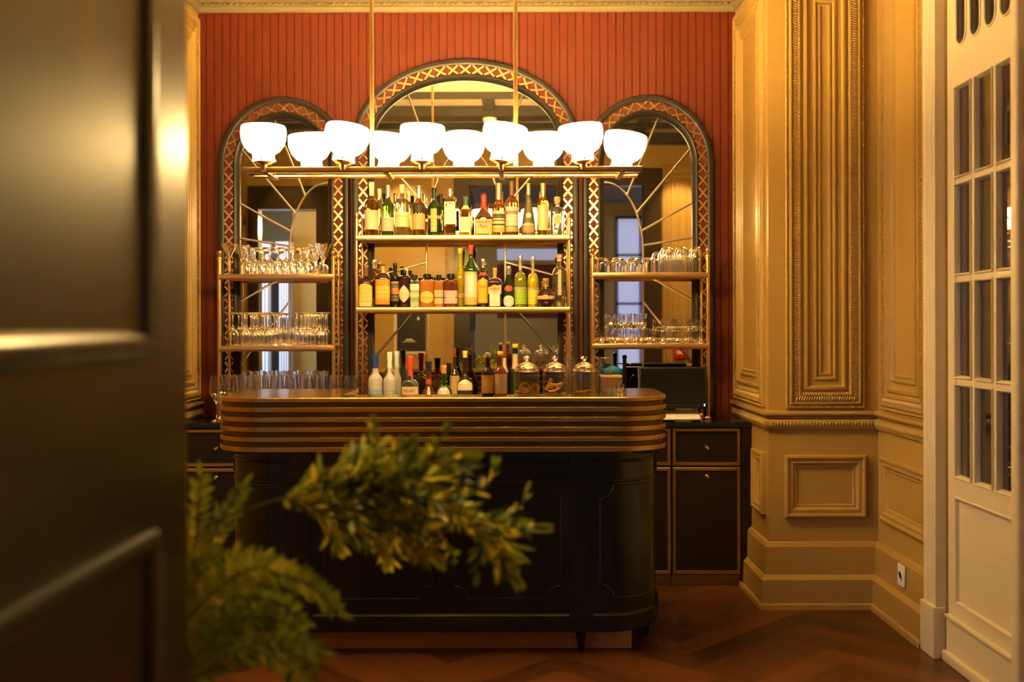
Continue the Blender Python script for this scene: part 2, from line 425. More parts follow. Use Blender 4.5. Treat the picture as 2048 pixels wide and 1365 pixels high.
# casing: fluted face, plinth block, jamb reveal
fl = [(0,0)]
for k in range(5):
    y0 = 4.465 - k*.026; fl += []
cw0, cw1 = 4.465, 4.335
prof = []
n = 26
for i in range(n+1):
    t = i/n; y = cw0 + (cw1-cw0)*t
    d = .03 + .012*(1 if (t < .12 or t > .9) else (.35 if (int(t*14) % 2) else .8))
    prof.append((y, d))
v = []; 
for (y, d) in prof: v += [(XRW-d, y, .215), (XRW-d, y, 3.2)]
g.add(v, [(2*i, 2*i+2, 2*i+3, 2*i+1) for i in range(n)])
g.add([(XRW, cw0, .215), (XRW-prof[0][1], cw0, .215), (XRW-prof[0][1], cw0, 3.2), (XRW, cw0, 3.2)], [(0,1,2,3)])
g.add([(XRW+.06, cw1, 0), (XRW-prof[-1][1]+.001, cw1, 0), (XRW-prof[-1][1], cw1, 3.2), (XRW+.06, cw1, 3.2)], [(0,1,2,3)])
g.bbox(XRW-.055, XRW+.0, cw1-.004, cw0+.012, 0, .22, .004)
g.box(XRW-.045, XRW+.0, DY1-.13, DY1, 0, 3.2); g.box(XRW-.045, XRW, DY1-.13, cw0, DZ, 3.2)
struct('trim_16', g, M['white_paint'], angle=30)
def door_leaf(name, y_far, y_near, flip=False):
    """glazed leaf in the plane X=XD; columns run from the far edge"""
    W = y_far - y_near
    st, mu_ = .075, .042
    t = .042; x0, x1 = XD, XD+t
    root = G()
    cols = []; gw = (W - 2*st - 2*mu_)/3
    for k in range(3):
        a = y_far - st - k*(gw+mu_); cols.append((a-gw, a))
    rows = [(.786,1.165),(1.20,1.59),(1.625,1.995),(2.03,2.40)]
    # stiles and rails
    root.box(x0, x1, y_far-st, y_far, 0.0, DZ-.01); root.box(x0, x1, y_near, y_near+st, 0.0, DZ-.01)
    root.box(x0, x1, y_near+st, y_far-st, 0, .19); root.box(x0+.012, x1, y_near+st, y_far-st, .19, .70); root.box(x0, x1, y_near+st, y_far-st, .697, .786)
    root.box(x0, x1, y_near+st, y_far-st, .19, .262)
    root.box(x0, x1, y_near+st, y_far-st, 2.40, 2.50)
    for k in range(2): root.bbox(x0+.002, x1-.004, cols[k][0]-mu_, cols[k][0], .78, 2.41, .008)
    for r0, r1 in zip(rows[:-1], rows[1:]): root.bbox(x0+.003, x1-.005, y_near+st-.004, y_far-st+.004, r0[1], r1[0], .008)
    # glazing beads
    for (c0, c1) in cols:
        for (r0, r1) in rows:
            root.frame(((x0,0,0),(0,1,0),(0,0,1),(-1,0,0)), c0, c1, r0, r1, [(.007,0),(.004,.006),(0,.004),(-.005,-.012),(-.006,-.02)])
    # plinth and beads
    root.bbox(x0-.022, x0+.01, y_near, y_far-.005, .183, .2, .006); root.bbox(x0-.012, x0+.01, y_near, y_far-.004, .03, .185, .003); root.bbox(x0-.03, x0+.01, y_near, y_far, 0.0, .045, .006)
    root.frame(((x0,0,0),(0,1,0),(0,0,1),(-1,0,0)), y_near+st, y_far-st, .262, .697, [(.006,0),(.003,.004),(-.002,.003),(-.006,-.012)])
    # tracery with long oval lights above
    no = 4; zt0, zt1 = 2.50, DZ-.01; ow = (W-2*st)/no
    for k in range(no):
        c = y_far - st - (k+.5)*ow; rad = ow*.36; zc0 = 2.565+rad; zc1 = 2.93-rad
        ring = []
        for i in range(24):
            a = PI + PI*i/12 if i < 12 else PI*(i-12)/12
            ring.append((c+rad*math.cos(a), (zc0 if i < 12 else zc1)+rad*math.sin(a)))
        sq = []
        lo, hi = c-ow/2, c+ow/2
        for (yy, zz) in ring:
            i_ = len(sq)
            ang = math.atan2(zz-(zc0+zc1)/2, yy-c)
            # project outwards on the rectangle
            dy, dz = math.cos(ang), math.sin(ang); ty = (ow/2)/abs(dy) if abs(dy) > 1e-6 else 9; tz = ((zt1-zt0)/2)/abs(dz) if abs(dz) > 1e-6 else 9
            tt = min(ty, tz); sq.append((c+dy*tt, (zt0+zt1)/2+dz*tt))
        o = len(root.v); nn = len(ring)
        for (yy, zz) in ring: root.v.append((x0, yy, zz))
        for (yy, zz) in sq: root.v.append((x0, yy, zz))
        for (yy, zz) in ring: root.v.append((x1, yy, zz))
        for i in range(nn):
            j = (i+1) % nn
            root.f.append((o+i, o+j, o+nn+j, o+nn+i)); root.f.append((o+i, o+2*nn+i, o+2*nn+j, o+j))
        root.tube([(x0-.002, yy, zz) for (yy, zz) in ring], .005, 6, closed=True)
        for i in range(nn):
            j = (i+1) % nn; (ya, za), (yb2, zb2) = sq[i], sq[j]
            if abs(ya-yb2) > 1e-6 and abs(za-zb2) > 1e-6:
                for xx in (x0,): root.add([(xx, ya, za), (xx, yb2, zb2), (xx, hi if (ya+yb2)/2 > c else lo, zt1 if (za+zb2)/2 > (zt0+zt1)/2 else zt0)], [(0,1,2)])
        for (ya, yb_, za, zb_) in ((lo, hi, zt0, zt0+.001), (lo, hi, zt1-.001, zt1)): root.box(x0, x1, ya, yb_, za, zb_)
    d = struct(name, root, M['white_paint'], angle=30)
    gp = G()
    for (c0, c1) in cols:
        for (r0, r1) in rows: pass
    for (c0, c1) in cols:
        for (r0, r1) in rows:
            q = G(); q.box(x0+.018, x0+.022, c0-.004, c1+.004, r0-.004, r1+.004); obj('glass_pane', q, M['pane'], d, smooth=False)
    q = G(); q.box(x0+.018, x0+.022, y_near+st, y_far-st, 2.52, 2.96); obj('transom_glass', q, M['pane'], d, smooth=False)
    return d
d1 = door_leaf('door_1', DY0-.002, 3.66)
d2 = door_leaf('door_2', 3.655, 3.06)
g = G(); g.bbox(XD-.058, XD+.002, 3.605, 3.665, 0, DZ-.02, .018, 3); obj('astragal', g, M['white_paint'], d2)
# ---- dark panelled door leaf we look past (door_3), swung open towards the camera
g = G(); g.bbox(OX0-.045, OX0, .55, YF, .01, OZ-.01, .003)
pD = ((OX0,0,0),(0,1,0),(0,0,1),(1,0,0))
dp = [(.0,0),(.0,.006),(-.006,.012),(-.014,.013),(-.022,.009),(-.03,.003),(-.034,0)]
ya0, ya1 = .62, 1.386
for (z0, z1) in ((1.372, 2.7), (.14, 1.135)):
    g.frame(pD, ya0, ya1, z0, z1, dp)
    g.ornament(pD, ya0, ya1, z0, z1, -.001, .006, .0095, .0044, .0045, .0085, sides='rbt')
door3 = struct('door_3', g, M['paint_dark'], angle=40)
# ---- windows of the rear room, seen small in the mirrors
M['sky'] = mat('evening sky in window', (.05,.05,.05), .5, emit=(.40,.42,.62), estr=.62)
g = G(); g.box(1.5, 2.25, -4.0, -3.99, .7, 3.1); w1 = struct('window_1', g, M['sky'], smooth=False)
g = G()
for x in (1.48, 1.84, 2.24): g.box(x, x+.035, -3.99, -3.95, .7, 3.1)
for z in (.68, 1.75, 2.5, 3.08): g.box(1.48, 2.27, -3.99, -3.95, z, z+.04)
obj('window_frame', g, M['black_frame'], w1)
g = G(); g.box(-.35, .75, -4.0, -3.99, 2.45, 2.62); struct('window_2', g, M['sky'], smooth=False)
g = G(); g.box(-.35, .75, -4.0, -3.985, 1.55, 2.38); struct('wall_rear_red', g, M['red'], smooth=False)
# white fluted pilasters in the rear room, lit by an added cool area light
g = G()
for (xa, xb) in ((-3.36, -3.19), (-3.06, -2.93)):
    nfl = 4; w = (xb-xa)/nfl
    for i in range(nfl):
        g.lathe([(w*.46, 0), (w*.46, 2.35)], 12, (xa+(i+.5)*w, -1.2, 0))
    g.box(xa-.03, xb+.03, -1.28, -1.12, 2.35, 2.5); g.box(xa, xb, -1.3, -1.2, 0, 2.35)
M['plaster'] = mat('white plaster', (.75,.75,.78), .6)
struct('trim_17', g, M['plaster'])
g = G(); g.box(-3.19, -3.06, -1.34, -1.30, 0, 2.3); struct('dark_board', g, M['beam'])  # dark board added so the gap between the pilasters stays dark
g = G(); g.box(-2.91, -2.0, -1.34, -1.3, 0, 2.9); struct('wall_rear_pier', g, M['paint'])
# glazed oak door in the left wall seen in the left mirror
M['oak'] = mat('golden oak', (.42,.22,.07), .4, var=.2, vscale=8)
M['grey_glass'] = mat('blue grey glass', (.16,.18,.24), .15)
g = G()
for (y0, y1, z0, z1) in ((1.72,1.80,.1,2.5),(2.36,2.44,.1,2.5),(1.72,2.44,2.42,2.5),(1.72,2.44,.8,.9),(1.72,2.44,.05,.15)): g.box(XLW, XLW+.04, y0, y1, z0, z1)
dl = struct('door_4', g, M['oak']); q = G(); q.box(XLW+.002, XLW+.01, 1.8, 2.36, .15, 2.42); obj('glass_pane', q, M['grey_glass'], dl)
# ------------------------------------------------------------------ arched mirrors
def arch(cx, a, b, zt, zb, k, n=48):
    """outline of an arch inset by k: up the left side, over the semi-ellipse, down the right side"""
    zs = zt-b; p = []; ns = 22
    for i in range(ns): p.append((cx-(a-k), zb+(zs-zb)*i/ns))
    for i in range(n+1):
        t = PI - PI*i/n; p.append((cx+(a-k)*math.cos(t), zs+(b-k)*math.sin(t)))
    for i in range(1, ns+1): p.append((cx+(a-k), zs+(zb-zs)*i/ns))
    return p
YM = YW-.014
def arched_mirror(label, cx, a, b, zt, spokes, inner, fan):
    zb = .93
    t = thing('arched_mirror', label, 'mirror', (cx, YW, zb), 0, 'arched mirrors behind the bar')
    C = (cx, YW, zb)
    def loft(prof):
        g = G(); rows = []
        for (k, y) in prof:
            row = []
            for (x, z) in arch(cx, a, b, zt, zb, k): g.v.append((x-cx, y-YW, z-zb)); row.append(len(g.v)-1)
            rows.append(row)
        for r0, r1 in zip(rows[:-1], rows[1:]):
            for i in range(len(r0)-1): g.f.append((r0[i], r0[i+1], r1[i+1], r1[i]))
        return g
    k1, k2, k3 = .036, .090, .124
    obj('outer_frame', loft([(0,YW),(0,YW-.03),(.006,YW-.046),(.024,YW-.05),(k1,YW-.044),(k1,YW-.03)]), M['black_frame'], t)
    obj('red_inset', loft([(k1,YW-.032),(k2,YW-.032)]), M['red_inset'], t)
    obj('inner_frame', loft([(k2,YW-.03),(k2,YW-.046),(k2+.008,YW-.05),(k3-.014,YW-.044),(k3,YW-.026),(k3,YM)]), M['black_frame'], t)
    # gold lattice of crossed bars
    mid = arch(cx, a, b, zt, zb, (k1+k2)/2, 160)
    o1 = arch(cx, a, b, zt, zb, k1+.002, 160); o2 = arch(cx, a, b, zt, zb, k2-.002, 160)
    cum = [0]
    for p, q in zip(mid[:-1], mid[1:]): cum.append(cum[-1]+math.hypot(q[0]-p[0], q[1]-p[1]))
    def at(P, s):
        s = max(0, min(cum[-1]-1e-6, s)); i = 0
        lo, hi = 0, len(cum)-1
        while hi-lo > 1:
            m_ = (lo+hi)//2
            if cum[m_] <= s: lo = m_
            else: hi = m_
        f = (s-cum[lo])/(cum[hi]-cum[lo]); return Vector((P[lo][0]+(P[hi][0]-P[lo][0])*f, 0, P[lo][1]+(P[hi][1]-P[lo][1])*f))
    g = G(); step = .0715; n = int(cum[-1]/step); step = cum[-1]/n
    for i in range(n):
        s0, s1 = i*step+.006, (i+1)*step-.006
        for (p, q, dy) in ((at(o1, s0), at(o2, s1), 0), (at(o2, s0), at(o1, s1), .0012)):
            d = (q-p).normalized(); w = Vector((-d.z, 0, d.x))*.0052
            off = Vector((-cx, -.0325-dy, -zb))
            A_, B_, C_, D_ = p+w+off, p-w+off, q-w+off, q+w+off; up = Vector((0,-.005,0))
            g.add([A_, B_, C_, D_, A_+up, B_+up, C_+up, D_+up], [(0,1,2,3),(4,7,6,5),(0,4,5,1),(1,5,6,2),(2,6,7,3),(3,7,4,0)])
    obj('lattice', g, M['brass_bright'], t, smooth=False)
    # silvered glass
    P = arch(cx, a, b, zt, zb, k3-.002); g = G()
    for (x, z) in P: g.v.append((x-cx, YM-YW, z-zb))
    g.f.append(tuple(range(len(P)))); o = len(g.v)
    mg = obj('mirror_glass', g, M['mirror'], t, smooth=False)
    # bevelled joints: inner arch and spokes as low ridges
    g = G()
    def ridge(pts, w=.0065, h=.004):
        rows = []
        for i, p in enumerate(pts):
            d = (Vector(pts[min(i+1, len(pts)-1)])-Vector(pts[max(i-1, 0)])).normalized(); nrm = Vector((-d.y, d.x)); p = Vector(p)
            row = []
            for (u, hh) in ((-w, 0), (-w*.25, h), (w*.25, h), (w, 0)):
                q = p+nrm*u; g.v.append((q.x-cx, YM-YW-.0004-hh, q.y-zb)); row.append(len(g.v)-1)
            rows.append(row)
        for r0, r1 in zip(rows[:-1], rows[1:]):
            for j in range(3): g.f.append((r0[j], r0[j+1], r1[j+1], r1[j]))
    fx, fz, ia, ib = inner
    # fan = list of directions of the half/full sunburst
    ang0, ang1 = fan
    ring = [(fx+ia*math.cos(ang0+(ang1-ang0)*i/28), fz+ib*math.sin(ang0+(ang1-ang0)*i/28)) for i in range(29)]
    ridge(ring)
    for e in (ring[0], ring[-1]):
        if abs(e[0]-fx) > .05: ridge([(e[0], fz), (e[0], zb+.02)])
    ek = k3+.002
    def inside(x, z):
        zs = zt-b
        if abs(x-cx) > a-ek or z < zb+.01: return False
        return z <= zs or ((x-cx)/(a-ek))**2+((z-zs)/(b-ek))**2 <= 1
    for ang in spokes:
        dx, dz = math.cos(ang), math.sin(ang)
        r = .01
        # start on the inner arch
        while True:
            x, z = fx+dx*r, fz+dz*r
            ins = (((x-fx)/ia)**2+((z-fz)/ib)**2 < 1) if z > fz else abs(x-fx) < ia
            if not ins or r > 2: break
            r += .002
        r0 = r
        while inside(fx+dx*r, fz+dz*r) and r < 3: r += .002
        if r-r0 > .03: ridge([(fx+dx*r0, fz+dz*r0), (fx+dx*r, fz+dz*r)])
    obj('bevel', g, M['bevel'], t, smooth=False)
    return t
sM = 348.3
def mx(px): return (px-CX)/sM
def mz(py): return H-(py-CY)/sM
R_ = math.radians
fz = mz(503)
arched_mirror('wide middle arched mirror with gold lattice frame, tallest of the three', mx(931.5), 227/sM, 166/sM, mz(116),
    [R_(q) for q in (15, 49, 70, 110, 131, 165, -15, -49, 195, 229)], (mx(931.5), fz, 79/sM, 208/sM), (0, PI))
aS = 131.5/sM
arched_mirror('narrow arched mirror with gold lattice frame behind the stemmed glasses rack', mx(567), aS, 137/sM, mz(191.5),
    [R_(180-q) for q in (9, 29, 50, 68, -29, -52)], (mx(567)+aS-.126, fz, 78/sM, 140/sM), (PI/2, PI))
arched_mirror('narrow arched mirror with gold lattice frame behind the tumbler rack', mx(1297.5), aS, 137/sM, mz(189),
    [R_(q) for q in (9, 29, 50, 68, -29, -52)], (mx(1297.5)-aS+.126, fz, 78/sM, 140/sM), (PI/2, 0))

# ------------------------------------------------------------------ back counter
ZCT = .897                                       # counter top height
g = G(); g.bbox(XL+.002, XR-.002, 5.52, YW-.004, ZCT-.03, ZCT, .003)
ct = obj('stone_worktop', g, M['stone']); tag(ct, 'black stone worktop running wall to wall under the mirrors', 'worktop')
pitch = .379
cab_names = []
for k in range(8):
    c = 1.009 - k*pitch; w = pitch-.004
    lab = ['black brass-trimmed cabinet at the wall, directly below the monitor', 'black brass-trimmed cabinet half hidden by the curved bar end, next to the monitor'][k] if k < 2 else (
        'black brass-trimmed cabinet at the far end beside the dark panelled door' if k == 7 else
        'black brass-trimmed cabinet behind the bar, %s from the monitor end' % ORD[k])
    t = thing('base_cabinet', lab, 'cabinet', (c, 5.56, 0), 0, 'cabinets under the back counter')
    g = G(); g.box(-w/2, w/2, .012, YW-5.56-.004, .06, ZCT-.031)
    if k == 0: g.box(w/2, XR-c-.004, -.03, YW-5.56-.004, .0, ZCT-.031)
    if k == 7: g.box(XL-c+.004, -w/2, -.02, YW-5.56-.004, .0, ZCT-.031)
    obj('carcass', g, M['black_wood'], t, smooth=False)
    g = G(); g.box(-w/2, w/2, .03, .05, 0, .06); obj('plinth', g, M['bronze'], t, smooth=False)
    for (nm, z0, z1) in (('drawer', .657, .862), ('door', .068, .649)):
        g = G(); g.box(-w/2+.003, w/2-.003, -.006, .012, z0, z1); d = obj(nm, g, M['black_wood'], t, smooth=False)
        g = G(); g.frame(((0,-.006,0),(1,0,0),(0,0,1),(0,-1,0)), -w/2+.022, w/2-.022, z0+.02, z1-.02, [(.019,-.012),(.019,.006),(.016,.008),(.002,.008),(0,.005),(0,-.002)])
        obj('trim_frame', g, M['brass_band'], d, smooth=False, label='brass trim frame')
        g = G(); zk = (z0+z1)/2 if nm == 'drawer' else z1-.052
        zk = .755 if nm == 'drawer' else .600
        pr = [(.0045,0),(.0045,.012),(.010,.017),(.0125,.023),(.010,.029),(.004,.032),(0,.0325)]
        q = G(); q.lathe(pr, 16); g.add([(x, -.006-z, y+zk) for (x, y, z) in q.v], q.f)
        obj('knob', g, M['brass_bright'], d, label='round brass knob')

# ------------------------------------------------------------------ shelving racks of brass posts
def rack(label, xl, xr, ztop, shelves, rp):
    t = thing('shelf_rack', label, 'shelf rack', ((xl+xr)/2, 5.77, ZCT), 0, 'brass shelf racks on the back counter')
    cx = (xl+xr)/2; hw = (xr-xl)/2; yf, yb = -.085, .095
    for (sx, yy) in ((-1,yf),(1,yf),(-1,yb),(1,yb)):
        g = G(); r = rp if yy == yf else rp*.8
        x = sx*(hw if yy == yf else hw-.004)
        hh = ztop-ZCT - (0 if yy == yf else .008)
        pr = [(r*1.7,0),(r*1.7,.008),(r*1.2,.014),(r,.02),(r,hh-.05),(r*1.35,hh-.047),(r*1.35,hh-.04),(r*.8,hh-.036),(r*.8,hh-.03),(r*1.3,hh-.018),(r*1.25,hh-.008),(r*.6,hh-.001),(0,hh)]
        g.lathe(pr, 16, (x, yy, 0)); obj('post', g, M['brass'], t)
    for z in shelves:
        g = G(); g.bbox(-hw-.004, hw+.004, yf-.014, yf+.006, z-ZCT-.03, z-ZCT, .003)
        g.box(-hw, hw, yf+.006, yb+.01, z-ZCT-.02, z-ZCT-.001); g.box(-hw-.003, hw+.003, yb, yb+.008, z-ZCT-.03, z-ZCT+.004)
        obj('shelf', g, M['brass'], t, angle=30)
    return t
sR = 2048/5.685
def rx(px): return (px-CX)/sR
def rz(py): return H-(py-CY)/sR
ZS = {'CU': 1.923, 'CL': 1.522, 'LU': 1.708, 'LL': 1.309, 'RU': 1.713, 'RL': 1.317}
rack('brass rack holding two shelves of liquor bottles in front of the middle mirror', rx(713.5), rx(1139), rz(424), (ZS['CU'], ZS['CL']), .0085)
rack('brass rack holding stemmed glasses, beside the dark panelled door', rx(439), rx(667), rz(500), (ZS['LU'], ZS['LL']), .011)
rack('brass rack holding tumblers above the black monitor', rx(1186), rx(1416), rz(497), (ZS['RU'], ZS['RL']), .011)

# ------------------------------------------------------------------ the bar
def round_front(x0, x1, yf, yb, r, n=14):
    p = [(x0, yb)]
    for i in range(n+1):
        t = PI + (PI/2)*i/n; p.append((x0+r+r*math.cos(t), yf+r+r*math.sin(t)))
    for i in range(n+1):
        t = -PI/2 + (PI/2)*i/n; p.append((x1-r+r*math.cos(t), yf+r+r*math.sin(t)))
    p.append((x1, yb)); return p
BX0, BX1, BYF, BYB = -1.29, .607, 4.425, 4.96
TX0, TX1, TYF, TYB, TZ = -1.337, .652, 4.357, 4.985, 1.112
t = thing('bar_counter', 'freestanding dark green bar with a ribbed brass apron and rounded ends', 'bar', (-.343, 4.7, 0))
TO = (-.343, 4.7, 0)
def loc(g, o=TO): g.v = [(a-o[0], b-o[1], c-o[2]) for (a, b, c) in g.v]; return g
# brass top: front ledge and two wings round a working well
out_ = round_front(TX0, TX1, TYF, TYB, .24); slab = round_front(TX0+.005, TX1-.005, TYF+.005, TYB, .235)
ix0, ix1, iy = -.786, .392, 4.545
inn = [(ix1, TYB), (ix1, iy), (ix0, iy), (ix0, TYB)]
g = G(); poly = slab+inn
bm = bmesh.new(); vs = [bm.verts.new((x, y, TZ-.02)) for (x, y) in poly]; f = bm.faces.new(vs)
ex = bmesh.ops.extrude_face_region(bm, geom=[f]); bmesh.ops.translate(bm, verts=[v for v in ex['geom'] if isinstance(v, bmesh.types.BMVert)], vec=(0,0,.02))
bmesh.ops.triangulate(bm, faces=[q for q in bm.faces if len(q.verts) > 6]); bm.verts.index_update()
g.add([v.co for v in bm.verts], [[v.index for v in q.verts] for q in bm.faces]); bm.free()
obj('worktop', loc(g), M['brass_top'], t, angle=30, label='polished brass top')
# ribbed apron
prof = []; z = TZ-.02; bandh = .0212
pr = [(-.02, TZ-.004), (-.006, TZ-.0005), (-.001, TZ-.004), (0, TZ-.01)]
zz = TZ
for k in range(6):
    pr += [(0, zz-.004), (0, zz-bandh+.002), (-.002, zz-bandh)] if k == 0 else [(-.0008, zz), (0, zz-.0012), (0, zz-bandh+.002), (-.002, zz-bandh)]
    zz -= bandh
    if k < 5: pr += [(-.010, zz-.0005), (-.0125, zz-.003), (-.0125, zz-bandh-.0055)]; zz -= bandh
pr = [p for i, p in enumerate(pr) if i not in (3,)]
pr += [(-.06, zz)]
apron_z = zz
g = G(); g.sweep(out_, pr); ap = obj('apron', loc(g), [M['brass_band'], M['brass_recess']], t, angle=25, label='ribbed brass apron')
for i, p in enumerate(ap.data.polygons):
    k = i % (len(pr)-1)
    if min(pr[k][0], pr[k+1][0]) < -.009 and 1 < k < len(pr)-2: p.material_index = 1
# green body
bo = round_front(BX0, BX1, BYF, BYB, .235)
bp_ = [(-.02, apron_z+.02), (0, apron_z+.02), (0,.838),(.005,.836),(.007,.831),(.005,.826),(0,.824),(0,.752),(.005,.750),(.007,.745),(.005,.740),(0,.738),(0,.172),(.004,.170),(.012,.164),(.012,.10),(.008,.095),(-.1,.095)]
g = G(); g.sweep(bo, bp_); g.box(BX0+.02, BX1-.02, BYB-.02, BYB, .095, .9); g.box(BX0+.03, BX1-.03, BYF+.03, BYB-.01, .86, .88)
g.box(BX0+.1, BX1-.1, BYF+.06, BYB-.02, .095, .11)
obj('body', loc(g), M['green'], t, angle=30)
# door panels with notched corners
def notched(a0, a1, b0, b1, r, n=7):
    p = []
    for (cx_, cz_, s) in ((a0, b0, 0), (a0, b1, -90), (a1, b1, 180), (a1, b0, 90)):
        for i in range(n+1):
            tt = math.radians(s + 90*i/n); p.append((cx_+r*math.cos(tt), cz_+r*math.sin(tt)))
    return p
for (pa, pb) in ((-.845,-.383),(-.288,.172)):
    g = G(); pts = notched(pa, pb, .237, .735, .055)
    g.tube([(x, BYF-.001, z) for (x, z) in pts], .0055, 6, closed=True); obj('door_panel', loc(g), M['green'], t)
g = G(); g.box(-.3375, -.3345, BYF-.0015, BYF+.004, .17, .74); obj('door_gap', loc(g), M['black'], t, smooth=False)
# end panels wrap round the corners
def outline_at(path, s):
    for p, q in zip(path[:-1], path[1:]):
        L_ = math.hypot(q[0]-p[0], q[1]-p[1])
        if s <= L_: return (p[0]+(q[0]-p[0])*s/L_, p[1]+(q[1]-p[1])*s/L_), ((q[1]-p[1])/L_, -(q[0]-p[0])/L_)
        s -= L_
    return path[-1], (1, 0)
rp_ = round_front(BX0, BX1, BYF, BYB, .235); tot = sum(math.hypot(q[0]-p[0], q[1]-p[1]) for p, q in zip(rp_[:-1], rp_[1:]))
half = tot/2
for sgn in (-1, 1):
    s_in = half + sgn*(.341+.343); s_out = half + sgn*(half-.06)
    lo, hi = min(s_in, s_out), max(s_in, s_out)
    pts = notched(lo, hi, .237, .728, .06); fine = []
    for (p, q) in zip(pts, pts[1:]+pts[:1]):
        k = max(1, int(abs(q[0]-p[0])/.02)); fine += [(p[0]+(q[0]-p[0])*i/k, p[1]+(q[1]-p[1])*i/k) for i in range(k)]
    g = G(); g.tube([(*[c for c in outline_at(rp_, s)[0]], z) for (s, z) in fine], .0055, 6, closed=True)
    obj('end_panel', loc(g), M['green'], t)
# pilasters with blocks and tapered legs
for (px_, py_, nx, ny) in ((.262, BYF, 0, -1), (-.945, BYF, 0, -1), (BX1, 4.70, 1, 0), (BX0, 4.70, -1, 0), (BX1, BYB-.05, 1, 0), (BX0, BYB-.05, -1, 0)):
    def pb(g, hw, d, z0, z1, b=.002):
        if ny: g.bbox(px_-hw, px_+hw, py_-d, py_+.02, z0, z1, b)
        else:
            a, c = (px_-.02, px_+d) if nx > 0 else (px_-d, px_+.02)
            g.bbox(a, c, py_-hw, py_+hw, z0, z1, b)
    g = G(); pb(g, .036, .007, .19, .765); pb(g, .044, .014, .76, apron_z-.001)
    cx_, cy_ = px_+nx*.014, py_+ny*.014
    rr = [(.022,-.003),(.024,.0),(.02,.003),(.008,.003),(0,.004)]
    obj('pilaster', loc(g), M['green'], t, angle=30)
    lx, ly = px_-nx*.035, py_-ny*.035
    g = G(); pb(g, .05, .018, .095, .205)
    rows = [(.026,.095),(.025,.08),(.013,.004),(.012,0)]
    q = G(); q.lathe([(0,.0)]+[(r*1.25, z) for (r, z) in reversed(rows)]+[(0,.1)], 4, (lx, ly, 0), rot=PI/4); g.add(q.v, q.f)
    obj('leg', loc(g), M['green'], t, angle=25)
g = G(); g.bbox(-1.17, .487, 4.49, 4.88, 0, .094, .003); obj('plinth', loc(g), M['plinth_wood'], t, label='brown wood plinth')

# ------------------------------------------------------------------ chandelier
YC0, YC1, YC2 = 4.29, 4.385, 4.48; ZB = PZ(339, 4.29)
ch = thing('chandelier', 'long brass chandelier with ten glowing opal glass bowls over the bar', 'chandelier', (-.34, YC1, ZB))
CO = (-.34, YC1, ZB)
g = G(); g.bbox(PX(486, YC0), PX(1286, YC0), YC0-.01, YC0+.01, ZB-.0115, ZB+.0115, .003); obj('front_bar', loc(g, CO), M['bronze'], ch)
for y in (YC1, YC2):
    g = G(); g.tube([(PX(486, YC0), y, ZB), (PX(1286, YC0), y, ZB)], .0085, 10); obj('rear_bar', loc(g, CO), M['brass_bright'], ch)
for px in (530, 772, 1003, 1246):
    x = PX(px, YC0); g = G(); g.bbox(x-.011, x+.011, YC0-.015, YC2+.015, ZB-.0135, ZB-.005, .002); obj('cross_tie', loc(g, CO), M['bronze'], ch)
for x in (PX(745, YC1), PX(1032, YC1)):
    g = G(); g.cyl((x, YC1, ZB+.004), (x, YC1, ZC-.002), .009, 14); g.lathe([(.05,-.03),(.052,-.012),(.03,-.006),(.0,0)][::-1][:0] or [(.02,-.045),(.05,-.03),(.052,-.001)], 20, (x, YC1, ZC))
    obj('rod', loc(g, CO), M['brass'], ch)
tilts = {528: 0, 687: 8, 845: 1, 1003: 8, 1167: -5, 625: -4, 777: 8, 928: 0, 1088: -1, 1243: 9}
K_ = .955
shape = [(.040,.0),(.048,.004),(.046,.03),(.048,.036),(.068,.048),(.086,.072),(.0955,.1),(.098,.126),(.096,.15),(.0925,.156),(.090,.152),(.091,.126),(.088,.1),(.078,.075),(.06,.056),(.03,.05),(.0,.05)]
for px, tl in tilts.items():
    front = px in (528, 687, 845, 1003, 1167); y = YC0 if front else YC2
    x = PX(px, y)
    rot = Matrix.Rotation(R_(tl), 3, 'Y') @ Matrix.Rotation(R_(random.uniform(-4, 4)), 3, 'X'); base_ = Vector((x, y, ZB+.033))
    q = G(); q.lathe([(r*K_, z*K_) for r, z in shape], 28, closed=False); q.v = [tuple(rot @ Vector(v) + base_ - Vector(CO)) for v in q.v]
    sh = obj('glass_bowl', q, M['lamp'], ch, angle=60)
    q = G(); q.lathe([(.014,-.033),(.014,-.012),(.034,-.006),(.042,.002),(.042,.012),(.0,.012)], 16)
    for a in range(3):
        an = 2*PI*a/3+.6; q.ball((.048*math.cos(an), .048*math.sin(an), .008), .006, 8, 5)
    q.v = [tuple((rot @ Vector(v) if v[2] > -.03 else Vector(v)) + base_ - Vector(CO)) for v in q.v]
    obj('bowl_holder', q, M['bronze'], sh)
